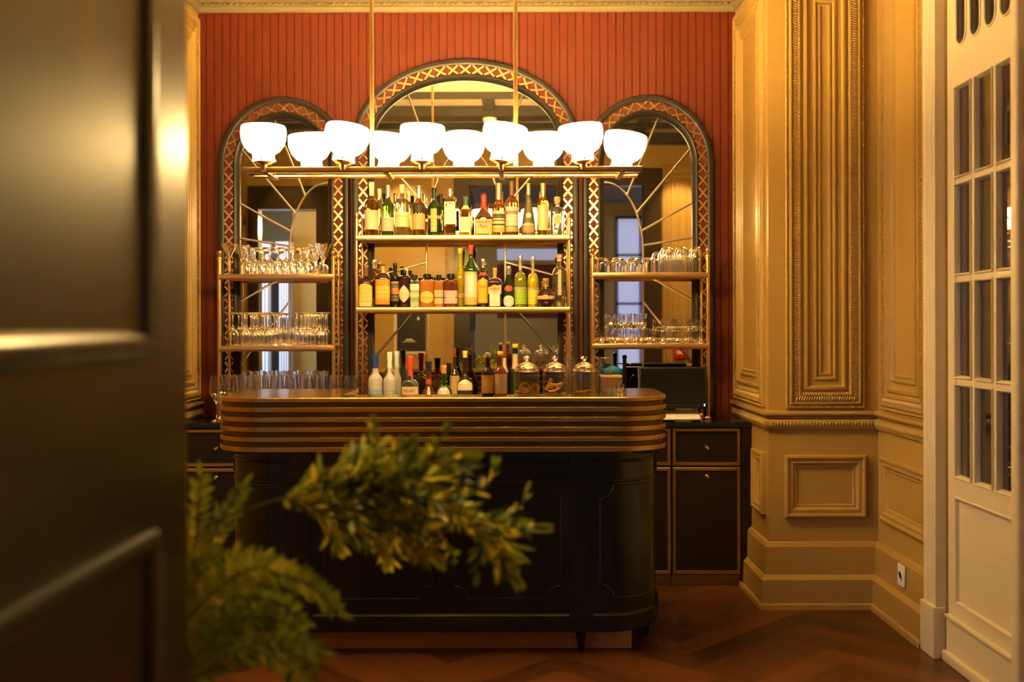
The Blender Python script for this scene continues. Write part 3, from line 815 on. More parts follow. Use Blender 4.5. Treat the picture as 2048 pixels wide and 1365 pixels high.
# ------------------------------------------------------------------ bottles
def lab(name, col, ink=None, bands=None, amount=.42, rough=.55):
    """printed paper label: colour bands over its height (v) and rows of fine illegible print"""
    m, nt, b, out = nodes(name); N = nt.nodes; L = nt.links
    dim = lambda c: tuple(.8*q for q in c); bands = [(p, dim(c)) for p, c in bands] if bands else None; col = dim(col)
    uv = N.new('ShaderNodeUVMap'); sep = N.new('ShaderNodeSeparateXYZ'); L.new(uv.outputs[0], sep.inputs[0])
    cr = N.new('ShaderNodeValToRGB'); cr.color_ramp.interpolation = 'CONSTANT'; L.new(sep.outputs['Y'], cr.inputs[0])
    el = cr.color_ramp.elements; bands = bands or [(0, col)]
    el[0].position = bands[0][0]; el[0].color = (*bands[0][1], 1)
    if len(bands) > 1:
        el[1].position = bands[1][0]; el[1].color = (*bands[1][1], 1)
        for (p, c) in bands[2:]:
            e = el.new(p); e.color = (*c, 1)
    else: el.remove(el[1])
    res = cr.outputs[0]
    if ink is not None:
        mp = N.new('ShaderNodeMapping'); mp.inputs['Scale'].default_value = (7, 1.2, 1); L.new(uv.outputs[0], mp.inputs[0])
        nz = N.new('ShaderNodeTexNoise'); nz.inputs['Scale'].default_value = 6; nz.inputs['Detail'].default_value = 3; L.new(mp.outputs[0], nz.inputs['Vector'])
        wv = N.new('ShaderNodeTexWave'); wv.wave_type = 'BANDS'; wv.bands_direction = 'Y'; wv.inputs['Scale'].default_value = 1.9; wv.inputs['Distortion'].default_value = 0; L.new(uv.outputs[0], wv.inputs['Vector'])
        mu = N.new('ShaderNodeMath'); mu.operation = 'MULTIPLY'; L.new(nz.outputs['Fac'], mu.inputs[0]); L.new(wv.outputs['Fac'], mu.inputs[1])
        gt = N.new('ShaderNodeMapRange'); gt.inputs['From Min'].default_value = .42; gt.inputs['From Max'].default_value = .5; gt.inputs['To Max'].default_value = amount; L.new(mu.outputs[0], gt.inputs['Value'])
        mx = N.new('ShaderNodeMix'); mx.data_type = 'RGBA'; L.new(gt.outputs[0], mx.inputs['Factor']); L.new(res, mx.inputs['A']); mx.inputs['B'].default_value = (*ink, 1); res = mx.outputs['Result']
    L.new(res, b.inputs['Base Color']); b.inputs['Roughness'].default_value = rough
    return m
def liquid(name, col, rough=.03, trans=.95, ior=1.42): return mat(name, col, rough, trans=trans, ior=ior)
LQ = {
 'amber': liquid('amber spirit in glass', (.95,.46,.08), trans=.96), 'gold': liquid('pale gold spirit in glass', (.98,.76,.34), trans=.93),
 'brown': liquid('dark brown glass', (.16,.06,.025), trans=.75), 'black': liquid('near black glass', (.02,.014,.012), trans=.3),
 'green': liquid('green glass', (.16,.42,.08), trans=.9), 'olive': liquid('olive dark glass', (.13,.10,.03), trans=.75), 'dkgreen': liquid('deep green glass', (.04,.10,.025), trans=.7),
 'clear': liquid('clear glass and spirit', (1,.99,.96)), 'frost': liquid('frosted glass', (.93,.92,.88), rough=.38, trans=.55), 'yellow': liquid('yellow liqueur in glass', (.95,.72,.03), trans=.6),
 'ygreen': liquid('yellow green liqueur in glass', (.58,.64,.06), trans=.75), 'orange': liquid('orange bitters in glass', (.85,.28,.05), trans=.6), 'plum': liquid('plum dark glass', (.06,.02,.025), trans=.5),
 'red': liquid('red amber spirit in glass', (.62,.16,.05), trans=.85), 'frostdark': liquid('frosted dark olive glass', (.20,.15,.08), rough=.35, trans=.5),
}
CP = {
 'cream': mat('cream foil', (.80,.72,.55), .4), 'white': mat('white foil', (.85,.84,.8), .35), 'black': M['black'], 'silver': mat('silver foil', (.75,.74,.72), .25, metal=.9),
 'gold': mat('gold foil', (.85,.6,.2), .3, metal=.9), 'red': mat('red wax', (.62,.05,.03), .35), 'redcap': mat('red cap', (.7,.08,.04), .35), 'blue': mat('blue foil', (.03,.06,.3), .35), 'orange': mat('orange foil', (.75,.32,.05), .4),
 'cork': mat('cork stopper', (.62,.42,.2), .8, var=.25, vscale=60), 'yellow': mat('yellow cap', (.85,.62,.06), .4), 'navy': mat('navy foil', (.02,.025,.06), .35), 'dkred': mat('maroon foil', (.25,.05,.03), .35),
 'clear': LQ['clear'], 'copper': mat('copper foil', (.7,.3,.12), .35), 'paleblue': mat('pale blue neck paper', (.55,.68,.8), .5), 'green': mat('green foil', (.05,.15,.06), .4), 'brownfoil': mat('brown foil', (.2,.09,.05), .4),
}
C_ = dict(cream=(.80,.68,.44), tan=(.72,.48,.20), white=(.85,.82,.75), pink=(.80,.52,.42), yellow=(.85,.58,.10), orange=(.82,.34,.04), dark=(.04,.03,.025), brown=(.25,.12,.05), green=(.30,.45,.06), ygreen=(.42,.60,.04), gold=(.75,.52,.14), beige=(.72,.55,.36), grey=(.5,.5,.45), red=(.55,.08,.05), mauve=(.5,.22,.36), blue=(.30,.42,.62), pale=(.62,.66,.46))
def profile(sh0, sh1, nr, kind='std', foot=.93):
    """list of (radius fraction, height fraction)"""
    if kind == 'orb':
        p = [(0,0),(.45,0),(.5,.01)]
        for i in range(1, 13):
            a = -PI/2+.55 + (PI-.55-.35)*i/12; p.append((math.cos(a), .33+.33*math.sin(a)))
        return p + [(nr*1.0,.70),(nr,.80),(nr*1.1,.97),(0,.97)]
    p = [(0,.004),(foot*.9,0),(foot,.004),(1,.02)]
    if kind == 'bell': p += [(1,.05)]+[(nr+(1-nr)*math.cos(PI/2*i/14)**1.25, .05+(sh1-.05)*i/14) for i in range(1, 15)]
    else:
        p += [(1, sh0*.5), (1, sh0)]
        for i in range(1, 9):
            tt = i/8; p.append((nr+(1-nr)*(.5+.5*math.cos(PI*tt)) if kind == 'std' else nr+(1-nr)*math.sqrt(max(0, 1-tt*tt)) if kind == 'round' else nr+(1-nr)*(1-tt), sh0+(sh1-sh0)*tt))
    p += [(nr, .955), (nr*1.18, .96), (nr*1.18, .985), (0, .985)]
    return p
def rad_at(p, f):
    q = [(r, z) for (r, z) in p]
    for (r0, z0), (r1, z1) in zip(q[:-1], q[1:]):
        if z0 <= f <= z1 and z1 > z0: return r0+(r1-r0)*(f-z0)/(z1-z0)
    return q[-2][0]
def superr(t, n): 
    ct, st = math.cos(t), math.sin(t)
    return 1.0 if n == 2 else 1.0/((abs(ct)**n+abs(st)**n)**(1.0/n))
def text_mesh(body, width, height, fn):
    cu = bpy.data.curves.new('lettering', 'FONT'); cu.body = body; cu.align_x = 'CENTER'; cu.align_y = 'CENTER'; cu.size = 1; cu.resolution_u = 2
    o = bpy.data.objects.new('lettering_curve', cu); COL.objects.link(o); bpy.context.view_layer.update()
    me = bpy.data.meshes.new_from_object(o.evaluated_get(bpy.context.evaluated_depsgraph_get()))
    bpy.data.objects.remove(o); bpy.data.curves.remove(cu)
    xs = [v.co.x for v in me.vertices]; ys = [v.co.y for v in me.vertices]
    sx = width/(max(xs)-min(xs)); sy = height/(max(ys)-min(ys)); mx_, my_ = (max(xs)+min(xs))/2, (max(ys)+min(ys))/2
    for v in me.vertices: v.co = fn((v.co.x-mx_)*sx, (v.co.y-my_)*sy)
    return me
GROUP_OF = {}
def bottle(label, px, top, bz, bpx, wpx, D, glass, shp, cap, labs=(), n=2, sy=1.0, group=None, texts=(), rz=0.0):
    """px: centre, top: top pixel row, bz: height of what it stands on, bpx: the pixel row of its base"""
    x = PX(px, D); Hb = PZ(top, D)-bz; R = wpx/2*D/F
    t = thing('bottle', label, 'bottle', (x, D, bz), rz, group)
    p = profile(*shp)
    fz_ = lambda y: (bpx-y)/(bpx-top)
    cz0, cr, cm, ck = cap
    g = G(); seg = 28 if n == 2 else 40
    def nn(f): return n
    if n == 2: g.lathe([(r*R, f*Hb) for (r, f) in p], seg, sy=sy)
    else:
        # square body, round neck
        rows = []; nr = min(r for r, f in p[3:-1])
        for (r, f) in p:
            if r < 1e-6: g.v.append((0, 0, f*Hb)); rows.append([len(g.v)-1]); continue
            w = max(0.0, min(1.0, (r-nr*1.2)/(1-nr*1.2))); row = []
            for k in range(seg):
                tt = 2*PI*k/seg; q = 1+(superr(tt, n)-1)*w; s_ = 1+(sy-1)*w
                g.v.append((r*R*q*math.cos(tt), r*R*q*math.sin(tt)*s_, f*Hb)); row.append(len(g.v)-1)
            rows.append(row)
        for a, b in zip(rows[:-1], rows[1:]):
            for k in range(seg):
                k2 = (k+1) % seg
                if len(a) == 1: g.f.append((a[0], b[k2], b[k]))
                elif len(b) == 1: g.f.append((a[k], a[k2], b[0]))
                else: g.f.append((a[k], a[k2], b[k2], b[k]))
    obj('glass_body', g, LQ[glass], t, angle=35)
    # cap or capsule
    z0 = fz_(cz0)*Hb; rn = shp[2]*R; g = G()
    if ck == 'stopper': g.lathe([(rn*1.25, z0), (rn*1.25, z0+(Hb-z0)*.45), (rn*1.9, z0+(Hb-z0)*.5), (rn*1.9, Hb*.985), (rn*1.6, Hb), (0, Hb)], 16)
    elif ck == 'cork': g.lathe([(rn*1.2, z0), (rn*1.2, z0+(Hb-z0)*.35), (rn*1.5, z0+(Hb-z0)*.4), (rn*1.45, Hb*.99), (rn*1.1, Hb), (0, Hb)], 16)
    elif ck == 'wax': g.lathe([(rn*1.5, z0), (rn*1.15, z0+(Hb-z0)*.2), (rn*1.05, z0+(Hb-z0)*.55), (rn*1.15, z0+(Hb-z0)*.7), (rn*1.0, Hb*.985), (rn*.7, Hb), (0, Hb)], 16)
    else: g.lathe([(rn*1.06*cr, z0), (rn*1.06*cr, z0+(Hb-z0)*.5), (rn*1.12*cr, z0+(Hb-z0)*.56), (rn*1.22*cr, Hb*.99-.012), (rn*1.22*cr, Hb-.002), (rn*1.1*cr, Hb), (0, Hb)], 18)
    obj('cap', g, CP[cm], t)
    for lb in labs:
        kind, ya, yb, m, ha = lb[:5]; cdeg = lb[5] if len(lb) > 5 else 0
        za, zb2 = fz_(yb)*Hb, fz_(ya)*Hb; g = G(); g.uv = []; nx_, nz_ = 18, 10
        a0 = -PI/2+R_(cdeg); full = ha >= 180
        for i in range(nx_+1):
            tt = -1+2*i/nx_; th = a0+R_(ha)*tt
            if kind == 'round': k_ = math.sqrt(max(0, 1-tt*tt)); lo, hi = (za+zb2)/2-(zb2-za)/2*k_, (za+zb2)/2+(zb2-za)/2*k_
            elif kind == 'diamond': k_ = 1-abs(tt)*.96; lo, hi = (za+zb2)/2-(zb2-za)/2*k_, (za+zb2)/2+(zb2-za)/2*k_
            elif kind == 'arch': lo, hi = za, zb2-(zb2-za)*.14*tt*tt
            elif kind == 'slant': lo, hi = za, zb2-(zb2-za)*.25*(1-tt)/2
            else: lo, hi = za, zb2
            for j in range(nz_+1):
                z = lo+(hi-lo)*j/nz_; r = rad_at(p, z/Hb)*R
                q = superr(th, n) if n != 2 else 1
                g.v.append(((r*q+.0007)*math.cos(th), (r*q*sy+.0007)*math.sin(th), z))
                g.uv.append((tt*.5+.5, (z-za)/max(1e-6, zb2-za)))
        for i in range(nx_):
            for j in range(nz_):
                a = i*(nz_+1)+j; g.f.append((a, a+nz_+1, a+nz_+2, a+1))
        obj('label', g, m, t)
    for (body, yc, hpx, wfrac, m) in texts:
        zc = fz_(yc)*Hb; hh = hpx*D/F; r = rad_at(p, zc/Hb)*R
        if n == 2: fn = lambda a, b_: Vector(((r+.0013)*math.sin(a/r), -(r*sy+.0013)*math.cos(a/r), zc+b_))
        else: fn = lambda a, b_: Vector((a, -(r*sy*superr(-PI/2, n)+.0013), zc+b_))
        me = text_mesh(body, wfrac*2*R, hh, fn); me.materials.append(m); obj('lettering', me, None, t)
    return t
INK = mat('printing ink', (.03,.02,.02), .6); INKR = mat('red printing ink', (.45,.06,.04), .6); INKW = mat('pale printing', (.8,.7,.45), .5); INKG = mat('gold printing', (.75,.5,.15), .35, metal=.6)
def L_(k, ink='brown', bands=None, am=.42):
    nm = f'label {k} {ink} {len(lab_cache)}'; m = lab(nm, C_[k], C_[ink] if ink else None, bands, am); lab_cache.append(m); return m
lab_cache = []
std = (.58,.76,.33,'std'); slim = (.62,.78,.36,'std'); rnd = (.62,.74,.3,'round'); slope = (.55,.80,.30,'lin')
TF, TB, ZU, ZL = 5.737, 5.812, ZS['CU'], ZS['CL']
GT, GM = 'bottles on the top shelf', 'bottles on the middle shelf'
A = dict(bz=ZU, bpx=470)
bottle('first bottle on the top shelf, pale cream label, cream neck, amber spirit', 743.5, 364, glass='amber', wpx=28, D=TF, shp=std, cap=(398,1,'cream','cap'), labs=[('rect',420,458,L_('cream','tan'),85)], group=GT, **A)
bottle('unlabelled golden bottle with cream cork behind the first bottle of the top shelf', 759.5, 377, glass='gold', wpx=20, D=TB, shp=slim, cap=(396,1,'cream','cap'), labs=[('rect',448,458,L_('tan'),80)], group=GT, **A)
bottle('green glass bottle with pinkish beige low label on the top shelf', 776.5, 370, glass='green', wpx=24, D=TF, shp=std, cap=(393,1,'silver','cap'), labs=[('rect',434,461,L_('beige','brown',[(0,(.78,.62,.46)),(.78,(.6,.5,.38)),(.9,(.8,.66,.45))]),88)], group=GT, **A)
bottle('clear bottle of pale gold spirit with white capsule and cream label, top shelf', 804.5, 369, glass='gold', wpx=29, D=TF, shp=rnd, cap=(386,1,'cream','cap'), labs=[('rect',424,453,L_('cream','gold',[(0,(.82,.74,.42)),(.66,(.7,.55,.32)),(.78,(.85,.74,.45))]),85)], group=GT, **A)
bottle('cream capped bottle half hidden behind the pale gold one on the top shelf', 818, 382, glass='gold', wpx=18, D=TB, shp=slim, cap=(402,1,'cream','cap'), group=GT, **A)
bottle('dark shouldered bottle with tan orange label and silver black neck, top shelf', 838, 371, glass='amber', wpx=26, D=TF, shp=std, cap=(396,1,'silver','cap'), labs=[('rect',428,458,L_('tan','brown'),85),('rect',410,424,L_('dark',None),180)], group=GT, **A)
bottle('dark green bottle with a narrow golden upright label on the top shelf', 869, 376, glass='dkgreen', wpx=27, D=TF, shp=std, cap=(397,1,'black','cap'), labs=[('rect',418,463,L_('gold','brown'),26),('rect',431,437,L_('tan','dark'),70)], group=GT, **A)
bottle('slim green bottle with black neck peeking out behind the narrow labelled one', 882, 388, glass='green', wpx=18, D=TB, shp=slim, cap=(408,1,'black','cap'), labs=[('rect',428,440,L_('gold','dark'),80)], group=GT, **A)
bottle('tall square bottle with a slanted white label and silver cap on the top shelf', 900.5, 378, glass='amber', wpx=23, D=TF, shp=(.72,.80,.34,'round'), n=6, cap=(393,1,'silver','cap'), labs=[('slant',404,448,L_('white','grey'),50)], group=GT, **A)
bottle('square bourbon bottle with pale grey label and dark green cap, top shelf', 932, 393, glass='amber', wpx=24, D=TF, shp=(.60,.78,.36,'std'), n=5, cap=(410,1,'green','cap'), labs=[('rect',434,464,L_('pale','grey'),48),('rect',411,418,L_('cream',None),180)], group=GT, **A)
bottle('squat bottle with dripping red wax neck and big tan label', 968, 387, glass='amber', wpx=36, D=TF, shp=(.42,.66,.27,'lin'), n=5, sy=.62, cap=(416,1,'red','wax'), labs=[('rect',438.5,467,L_('tan',None),50)], texts=[("MAKER'S", 444, 4.5, .68, INK), ('Mark', 452, 8, .42, INK)], group=GT, **A)
bottle('amber bottle with tall clear gold neck and stepped black and gold label', 998, 367, glass='amber', wpx=27, D=TF, shp=(.52,.70,.40,'std'), cap=(399,1,'gold','cap'), labs=[('rect',422,464,L_('dark','gold',[(0,(.6,.42,.12)),(.2,(.8,.6,.2)),(.32,(.05,.04,.03)),(.40,(.78,.62,.3)),(.52,(.05,.04,.03)),(.58,(.78,.62,.3)),(.66,(.05,.04,.03)),(.85,(.75,.6,.4))]),60)], group=GT, **A)
bottle('brown bottle with pinkish white label above a green band', 1024, 363, glass='red', wpx=26, D=TF, shp=(.60,.76,.33,'std'), cap=(391,1,'brownfoil','cap'), labs=[('rect',414,463,L_('pink','red',[(0,(.45,.5,.18)),(.20,(.12,.1,.05)),(.23,(.85,.72,.58)),(.70,(.45,.25,.18)),(.84,(.88,.74,.58))]),86)], group=GT, **A)
bottle('teardrop cognac bottle of frosted olive glass with round medallion', 1057.5, 367, glass='frostdark', wpx=28, D=TF, shp=(.1,.80,.26,'bell'), cap=(399,1,'gold','cap'), labs=[('round',426,436,L_('cream','gold'),32),('arch',446,463,L_('orange','cream',[(0,(.75,.3,.08)),(.75,(.85,.7,.45))]),55)], group=GT, **A)
bottle('slender amber bottle with long gold label and gold foil neck', 1087, 367, glass='amber', wpx=22, D=TF, shp=(.64,.74,.42,'round'), cap=(399,1,'gold','cap'), labs=[('rect',411,460,L_('cream','gold',[(0,(.6,.66,.35)),(.25,(.85,.72,.42))]),70)], group=GT, **A)
bottle('clear square bottle with round yellow emblem and cork, last on the top shelf', 1115, 394, glass='clear', wpx=28, D=TF, shp=(.62,.74,.32,'round'), n=5, cap=(408,1,'cork','cork'), labs=[('round',431,449,L_('gold','cream'),28)], group=GT, **A)
A = dict(bz=ZL, bpx=614)
bottle('dark rum bottle with arched yellow label, first on the middle shelf', 732, 530, glass='brown', wpx=28, D=TF, shp=(.56,.70,.30,'round'), n=4, cap=(552,1,'brownfoil','cap'), labs=[('arch',567,612,L_('yellow','brown',[(0,(.85,.65,.25)),(.19,(.3,.2,.05)),(.21,(.85,.60,.14))]),62)], group=GM, **A)
bottle('half hidden amber bottle with silver black cap behind the yellow arched label', 748, 519, glass='amber', wpx=20, D=TB, shp=std, cap=(536,1,'silver','cap'), group=GM, **A)
bottle('broad dark bottle with tall orange label and gold foil neck', 766.5, 528, glass='brown', wpx=30, D=TF, shp=(.62,.80,.26,'round'), n=4, cap=(547,1,'orange','wax'), labs=[('rect',559,608,L_('orange','red',[(0,(.8,.28,.03)),(.2,(.85,.5,.04)),(.46,(.8,.55,.25)),(.52,(.85,.55,.05)),(.75,(.8,.33,.04))]),58)], group=GM, **A)
bottle('black bottle with red banded label on the middle shelf', 790.5, 526, glass='black', wpx=17, D=TF, shp=(.66,.80,.42,'std'), cap=(546,1,'black','cap'), labs=[('rect',563,602,L_('dark','tan',[(0,(.08,.07,.05)),(.38,(.62,.2,.08)),(.68,(.1,.08,.05)),(.95,(.6,.45,.2))]),75)], group=GM, **A)
bottle('plum dark bottle with a cream diamond label', 809, 540, glass='plum', wpx=23, D=TF, shp=(.78,.86,.30,'round'), cap=(559,1,'black','cap'), labs=[('diamond',570,605,L_('cream','red'),82)], group=GM, **A)
bottle('white necked bottle standing behind the diamond labelled one', 813, 537, glass='frost', wpx=16, D=TB, shp=slim, cap=(548,1,'cream','cap'), group=GM, **A)
sq = (.78,.84,.30,'round')
bottle('small pale green labelled bottle with black stopper, the palest of five stoppered bottles', 830, 550, glass='clear', wpx=19, D=TF, shp=sq, n=4, cap=(562,1,'black','stopper'), labs=[('rect',568,613,L_('pale','green',[(0,(.55,.55,.3)),(.2,(.3,.4,.2)),(.4,(.6,.5,.3)),(.44,(.62,.64,.42)),(.62,(.32,.42,.26)),(.72,(.8,.78,.6))]),56)], group=GM, **A)
bottle('squat orange amber bottle with black stopper and round orange label', 854.5, 548, glass='orange', wpx=28, sy=.85, D=TF, shp=sq, n=4, cap=(564,1,'black','stopper'), labs=[('round',582,606,L_('yellow','orange'),52),('rect',593,597,L_('brown',None),58)], group=GM, **A)
bottle('black stoppered bottle showing only its stopper behind the orange bitters', 867, 554, glass='orange', wpx=17, D=5.825, shp=sq, n=4, cap=(565,1,'black','stopper'), group=GM, **A)
bottle('small orange bottle with cream swirl label between the orange and mauve ones', 878, 550, glass='orange', wpx=19, D=TF, shp=sq, n=4, cap=(564,1,'black','stopper'), labs=[('rect',580,607,L_('tan','brown',[(0,(.75,.5,.25)),(.4,(.2,.12,.06)),(.5,(.72,.5,.2))]),54)], group=GM, **A)
bottle('squat dark amber bottle with black stopper and mauve pink label', 902, 548, glass='red', wpx=28, sy=.85, D=TF, shp=sq, n=4, cap=(564,1,'black','stopper'), labs=[('rect',581,607,L_('mauve','pink',[(0,(.62,.36,.46)),(.40,(.16,.1,.08)),(.52,(.62,.36,.46))]),54),('round',583,606,L_('pink','brown'),34)], group=GM, **A)
bottle('very tall slender yellow liqueur bottle, the tallest of the middle shelf', 921, 496, glass='yellow', wpx=22, D=TB, shp=(.46,.74,.42,'std'), cap=(507,1,'yellow','cap'), labs=[('rect',586,594,L_('yellow','red'),50)], group=GM, **A)
bottle('tall green bottle with red cap and long white label', 942, 490, glass='green', wpx=26, D=TF, shp=(.58,.82,.34,'std'), cap=(508,1,'redcap','cap'), labs=[('rect',543.5,613,L_('white','grey',[(0,(.82,.5,.12)),(.27,(.86,.76,.62)),(.92,(.8,.58,.2))]),88)], group=GM, **A)
bottle('dark liqueur bottle with arched yellow label and silver neck', 966.5, 518, glass='brown', wpx=22, D=TF, shp=(.58,.78,.36,'std'), cap=(536,1,'silver','cap'), labs=[('arch',558,606,L_('yellow','orange',[(0,(.5,.4,.1)),(.06,(.85,.52,.03))]),84),('rect',545,551,L_('red',None),180)], texts=[('KAHLUA', 573, 5.5, .62, INK)], group=GM, **A)
bottle('square shouldered brown bottle with orange cap and slanted white label', 990, 536, glass='brown', wpx=29, D=TF, shp=(.62,.74,.24,'round'), n=6, cap=(564,1,'orange','cap'), labs=[('arch',570,612,L_('white','grey',[(0,(.84,.78,.64)),(.72,(.8,.5,.2))]),36),('slant',570,588,L_('orange',None,[(0,(.8,.5,.22))]),46)], texts=[('COINTREAU', 578, 4.5, .62, INKR)], group=GM, **A)
bottle('dark green bottle with red seal and round white label', 1017.5, 532, glass='dkgreen', wpx=22, D=TF, shp=(.46,.80,.34,'lin'), cap=(551,1,'silver','cap'), labs=[('round',571,583,L_('red',None),48),('round',591,613,L_('white','tan'),70)], group=GM, **A)
ch_b = lambda a, b: [(0,a),(.12,b),(.14,a),(.38,b),(.40,a),(.78,b),(.80,a)]
bottle('green liqueur bottle with bright green label, left of the yellow labelled twin', 1041, 511, glass='ygreen', wpx=25, D=5.75, shp=(.44,.68,.27,'round'), cap=(540,1,'silver','cap'), labs=[('rect',579,608,L_('ygreen',None,ch_b((.38,.58,.05),(.2,.35,.03))),84),('rect',574.5,578.5,L_('cream',None),84)], texts=[('CHARTREUSE', 576.5, 3.2, 1.0, INK)], group=GM, **A)
bottle('yellow liqueur bottle with yellow label beside its green labelled twin', 1066.5, 513, glass='yellow', wpx=24, D=5.776, shp=(.44,.68,.27,'round'), cap=(541,1,'silver','cap'), labs=[('rect',580,608,L_('yellow',None,ch_b((.80,.68,.05),(.5,.42,.03))),84),('rect',575.5,579.5,L_('cream',None),84)], texts=[('CHARTREUSE', 577.5, 3.2, 1.0, INK)], group=GM, **A)
bottle('dark round globe shaped bottle with gold waist band and gold stopper', 1092, 557, glass='plum', wpx=37, D=5.712, shp=(0,0,.30,'orb'), cap=(574,1,'gold','cap'), labs=[('rect',592,599,L_('gold','brown'),89)], group=GM, **A)
bottle('tall clear golden fluted bottle with cork and cross shaped label, last on middle shelf', 1119, 509, glass='gold', wpx=27, D=TB, shp=(.60,.76,.34,'round'), n=3, cap=(523,1,'cork','cork'), labs=[('rect',535,590,L_('grey','dark',[(0,(.62,.58,.4))]),14),('rect',565,573,L_('dark',None),60)], group=GM, **A)
# bottles standing on the back counter, lower halves behind the bar
GC = 'bottles on the counter behind the bar'
A = dict(bz=ZCT, bpx=838, group=GC); D1, D2 = 5.61, 5.74
bottle('frosted vodka bottle with blue foil neck and blue lower label', 750.5, 708, glass='frost', wpx=29, D=D1, shp=(.62,.74,.42,'std'), cap=(735,1,'blue','cap'), labs=[('rect',776,800,L_('blue','white'),60)], **A)
bottle('frosted bottle with slim pale blue neck, nearer one of the pair', 779, 704, glass='frost', wpx=26, D=D1, shp=(.58,.72,.36,'std'), cap=(735,1,'white','cap'), labs=[('rect',778,800,L_('grey','dark'),60)], **A)
bottle('frosted bottle with slim pale blue neck, standing further back', 793, 702, glass='frost', wpx=19, D=D2, shp=(.58,.72,.46,'std'), cap=(733,1,'paleblue','cap'), **A)
bottle('clear gin bottle with red neck and pink label', 820.5, 711, glass='clear', wpx=34, D=D1, shp=(.52,.64,.30,'round'), n=4, sy=.7, cap=(750,1,'redcap','cap'), labs=[('rect',771,812,L_('pink',None,[(0,(.66,.36,.28)),(.40,(.80,.56,.42))]),58)], texts=[("MILLER'S", 778.5, 6, .62, INK)], **A)
bottle('squat bottle with red shoulder label and navy capped neck', 857, 722, glass='red', wpx=38, D=D1, shp=(.34,.60,.30,'lin'), cap=(743,1,'navy','cap'), labs=[('rect',757,767,L_('red',None),180)], **A)
bottle('green gin bottle with copper neck and round black and white label', 888, 731, glass='green', wpx=32, D=5.705, shp=(.46,.64,.30,'round'), cap=(747,1,'copper','cap'), labs=[('round',771,811,L_('white','dark'),56)], **A)
bottle('olive bottle with red cap behind the round labelled green one', 909, 697, glass='olive', wpx=20, D=5.78, shp=std, cap=(714,1,'dkred','cap'), labs=[('rect',752,800,L_('tan','olive') if 'olive' in C_ else L_('tan'),80)], **A)
bottle('dark bottle with yellow cap and black and white label on the counter', 930, 702, glass='plum', wpx=33, D=D1, shp=(.50,.70,.26,'std'), cap=(715,1,'yellow','cap'), labs=[('arch',757,812,L_('white',None,[(0,(.03,.03,.03)),(.62,(.8,.74,.55))]),62)], **A)
bottle('dark bottle with beige label behind the two bitters bottles', 1008.5, 690, glass='brown', wpx=19, D=D2, shp=std, cap=(714,1,'dkred','cap'), labs=[('rect',716,745,L_('beige','brown'),80)], **A)
bottle('deep green bottle with yellow cap and beige label beside the jars', 1030.5, 688, glass='dkgreen', wpx=21, D=D2, shp=(.5,.8,.5,'std'), cap=(696,1,'yellow','cap'), labs=[('rect',708,738,L_('beige','tan'),80)], **A)
A = dict(bz=TZ, bpx=792, group='bitters bottles on the bar ledge')
bottle('dark bitters bottle with orange label on the bar ledge', 975.5, 706, glass='black', wpx=25, D=4.445, shp=(.52,.72,.38,'std'), cap=(715,1,'silver','cap'), labs=[('rect',750,786,L_('orange','brown',[(0,(.62,.24,.04))]),86),('diamond',752,785,L_('tan','brown'),48)], **A)
bottle('reddish bitters bottle with pinkish beige label and yellow cap on the ledge', 1000.5, 703, glass='red', wpx=25, D=4.445, shp=(.50,.72,.38,'std'), cap=(712,1,'yellow','cap'), labs=[('rect',748,787,L_('beige','brown',[(0,(.78,.54,.34))]),88)], **A)

# ------------------------------------------------------------------ glassware
def shell(outer, th=.0016, floor_=.004):
    """closed wall of a vessel: outer profile from foot to rim, then the inside back down"""
    inner = [(max(0.0, r-th), z) for (r, z) in outer if r > th*1.5]
    return outer, inner
def vessel(prof, seg=20, n=2, flutes=0):
    g = G(); g.lathe(prof, seg, n=n, closed=False)
    if flutes:
        g.v = [((x*(1-.035*(1 if int(round(math.atan2(y, x)/(2*PI)*seg)) % 2 else 0))), (y*(1-.035*(1 if int(round(math.atan2(y, x)/(2*PI)*seg)) % 2 else 0))), z) for (x, y, z) in g.v]
    return g
def stem_glass(h, rf, rb, rr, zb, bowl='wine', seg=22):
    """h height, rf foot radius, rb widest, rr rim radius, zb start of the bowl; closed profile"""
    p = [(0,0),(rf,0),(rf,.0015),(rf*.5,.006),(.006,.012),(.0036,.02),(.0034,zb-.012),(.006,zb-.004)]
    q = []
    for i in range(1, 11):
        t = i/10; z = zb+(h-zb)*t
        if bowl == 'wine': r = rb*math.sin(min(PI*.5, PI*.5*(t/.42)))**.7 if t < .42 else rb+(rr-rb)*((t-.42)/.58)**1.6
        elif bowl == 'martini': r = .006+(rr-.006)*t
        q.append((r, z))
    inn = [(max(.001, r-.0024), z+(.0012 if i < 9 else 0)) for i, (r, z) in enumerate(q)]
    g = G(); g.lathe(p+q+list(reversed(inn))+[(0, zb+.002)], seg, closed=False); return g
def tumbler(h, r0, r1, base=.012, rnd=0.0, th=.0022, seg=22, cut=0):
    p = [(0,0),(r0*.9,0),(r0,.003)] if not rnd else [(0,0),(r0*.55,0),(r0*.8,h*.06),(r0*.95,h*.16)]
    for i in range(1, 6): p.append((r0+(r1-r0)*i/5, max(p[-1][1]+.0005, h*i/5)))
    inn = [(r1-th, h)]+[(r0+(r1-r0)*i/5-th, h*i/5) for i in (4,3,2,1)]
    inn = [q for q in inn if q[1] > base+.004]+[(r0*.85-th, base+.002),(0, base)]
    g = G(); s2 = cut*2 if cut else seg
    g.lathe(p+inn, s2, closed=False)
    if cut:
        nv = []
        for (x, y, z) in g.v:
            r = math.hypot(x, y); a = math.atan2(y, x); k = int(round(a/(2*PI)*s2)) % 2
            f = 1.0 if (not k or r < r0*.82 or z > h*.93) else .93
            nv.append((x*f, y*f, z))
        g.v = nv
    return g
def flip(g, h): g.v = [(x, -y, h-z) for (x, y, z) in g.v]; return g
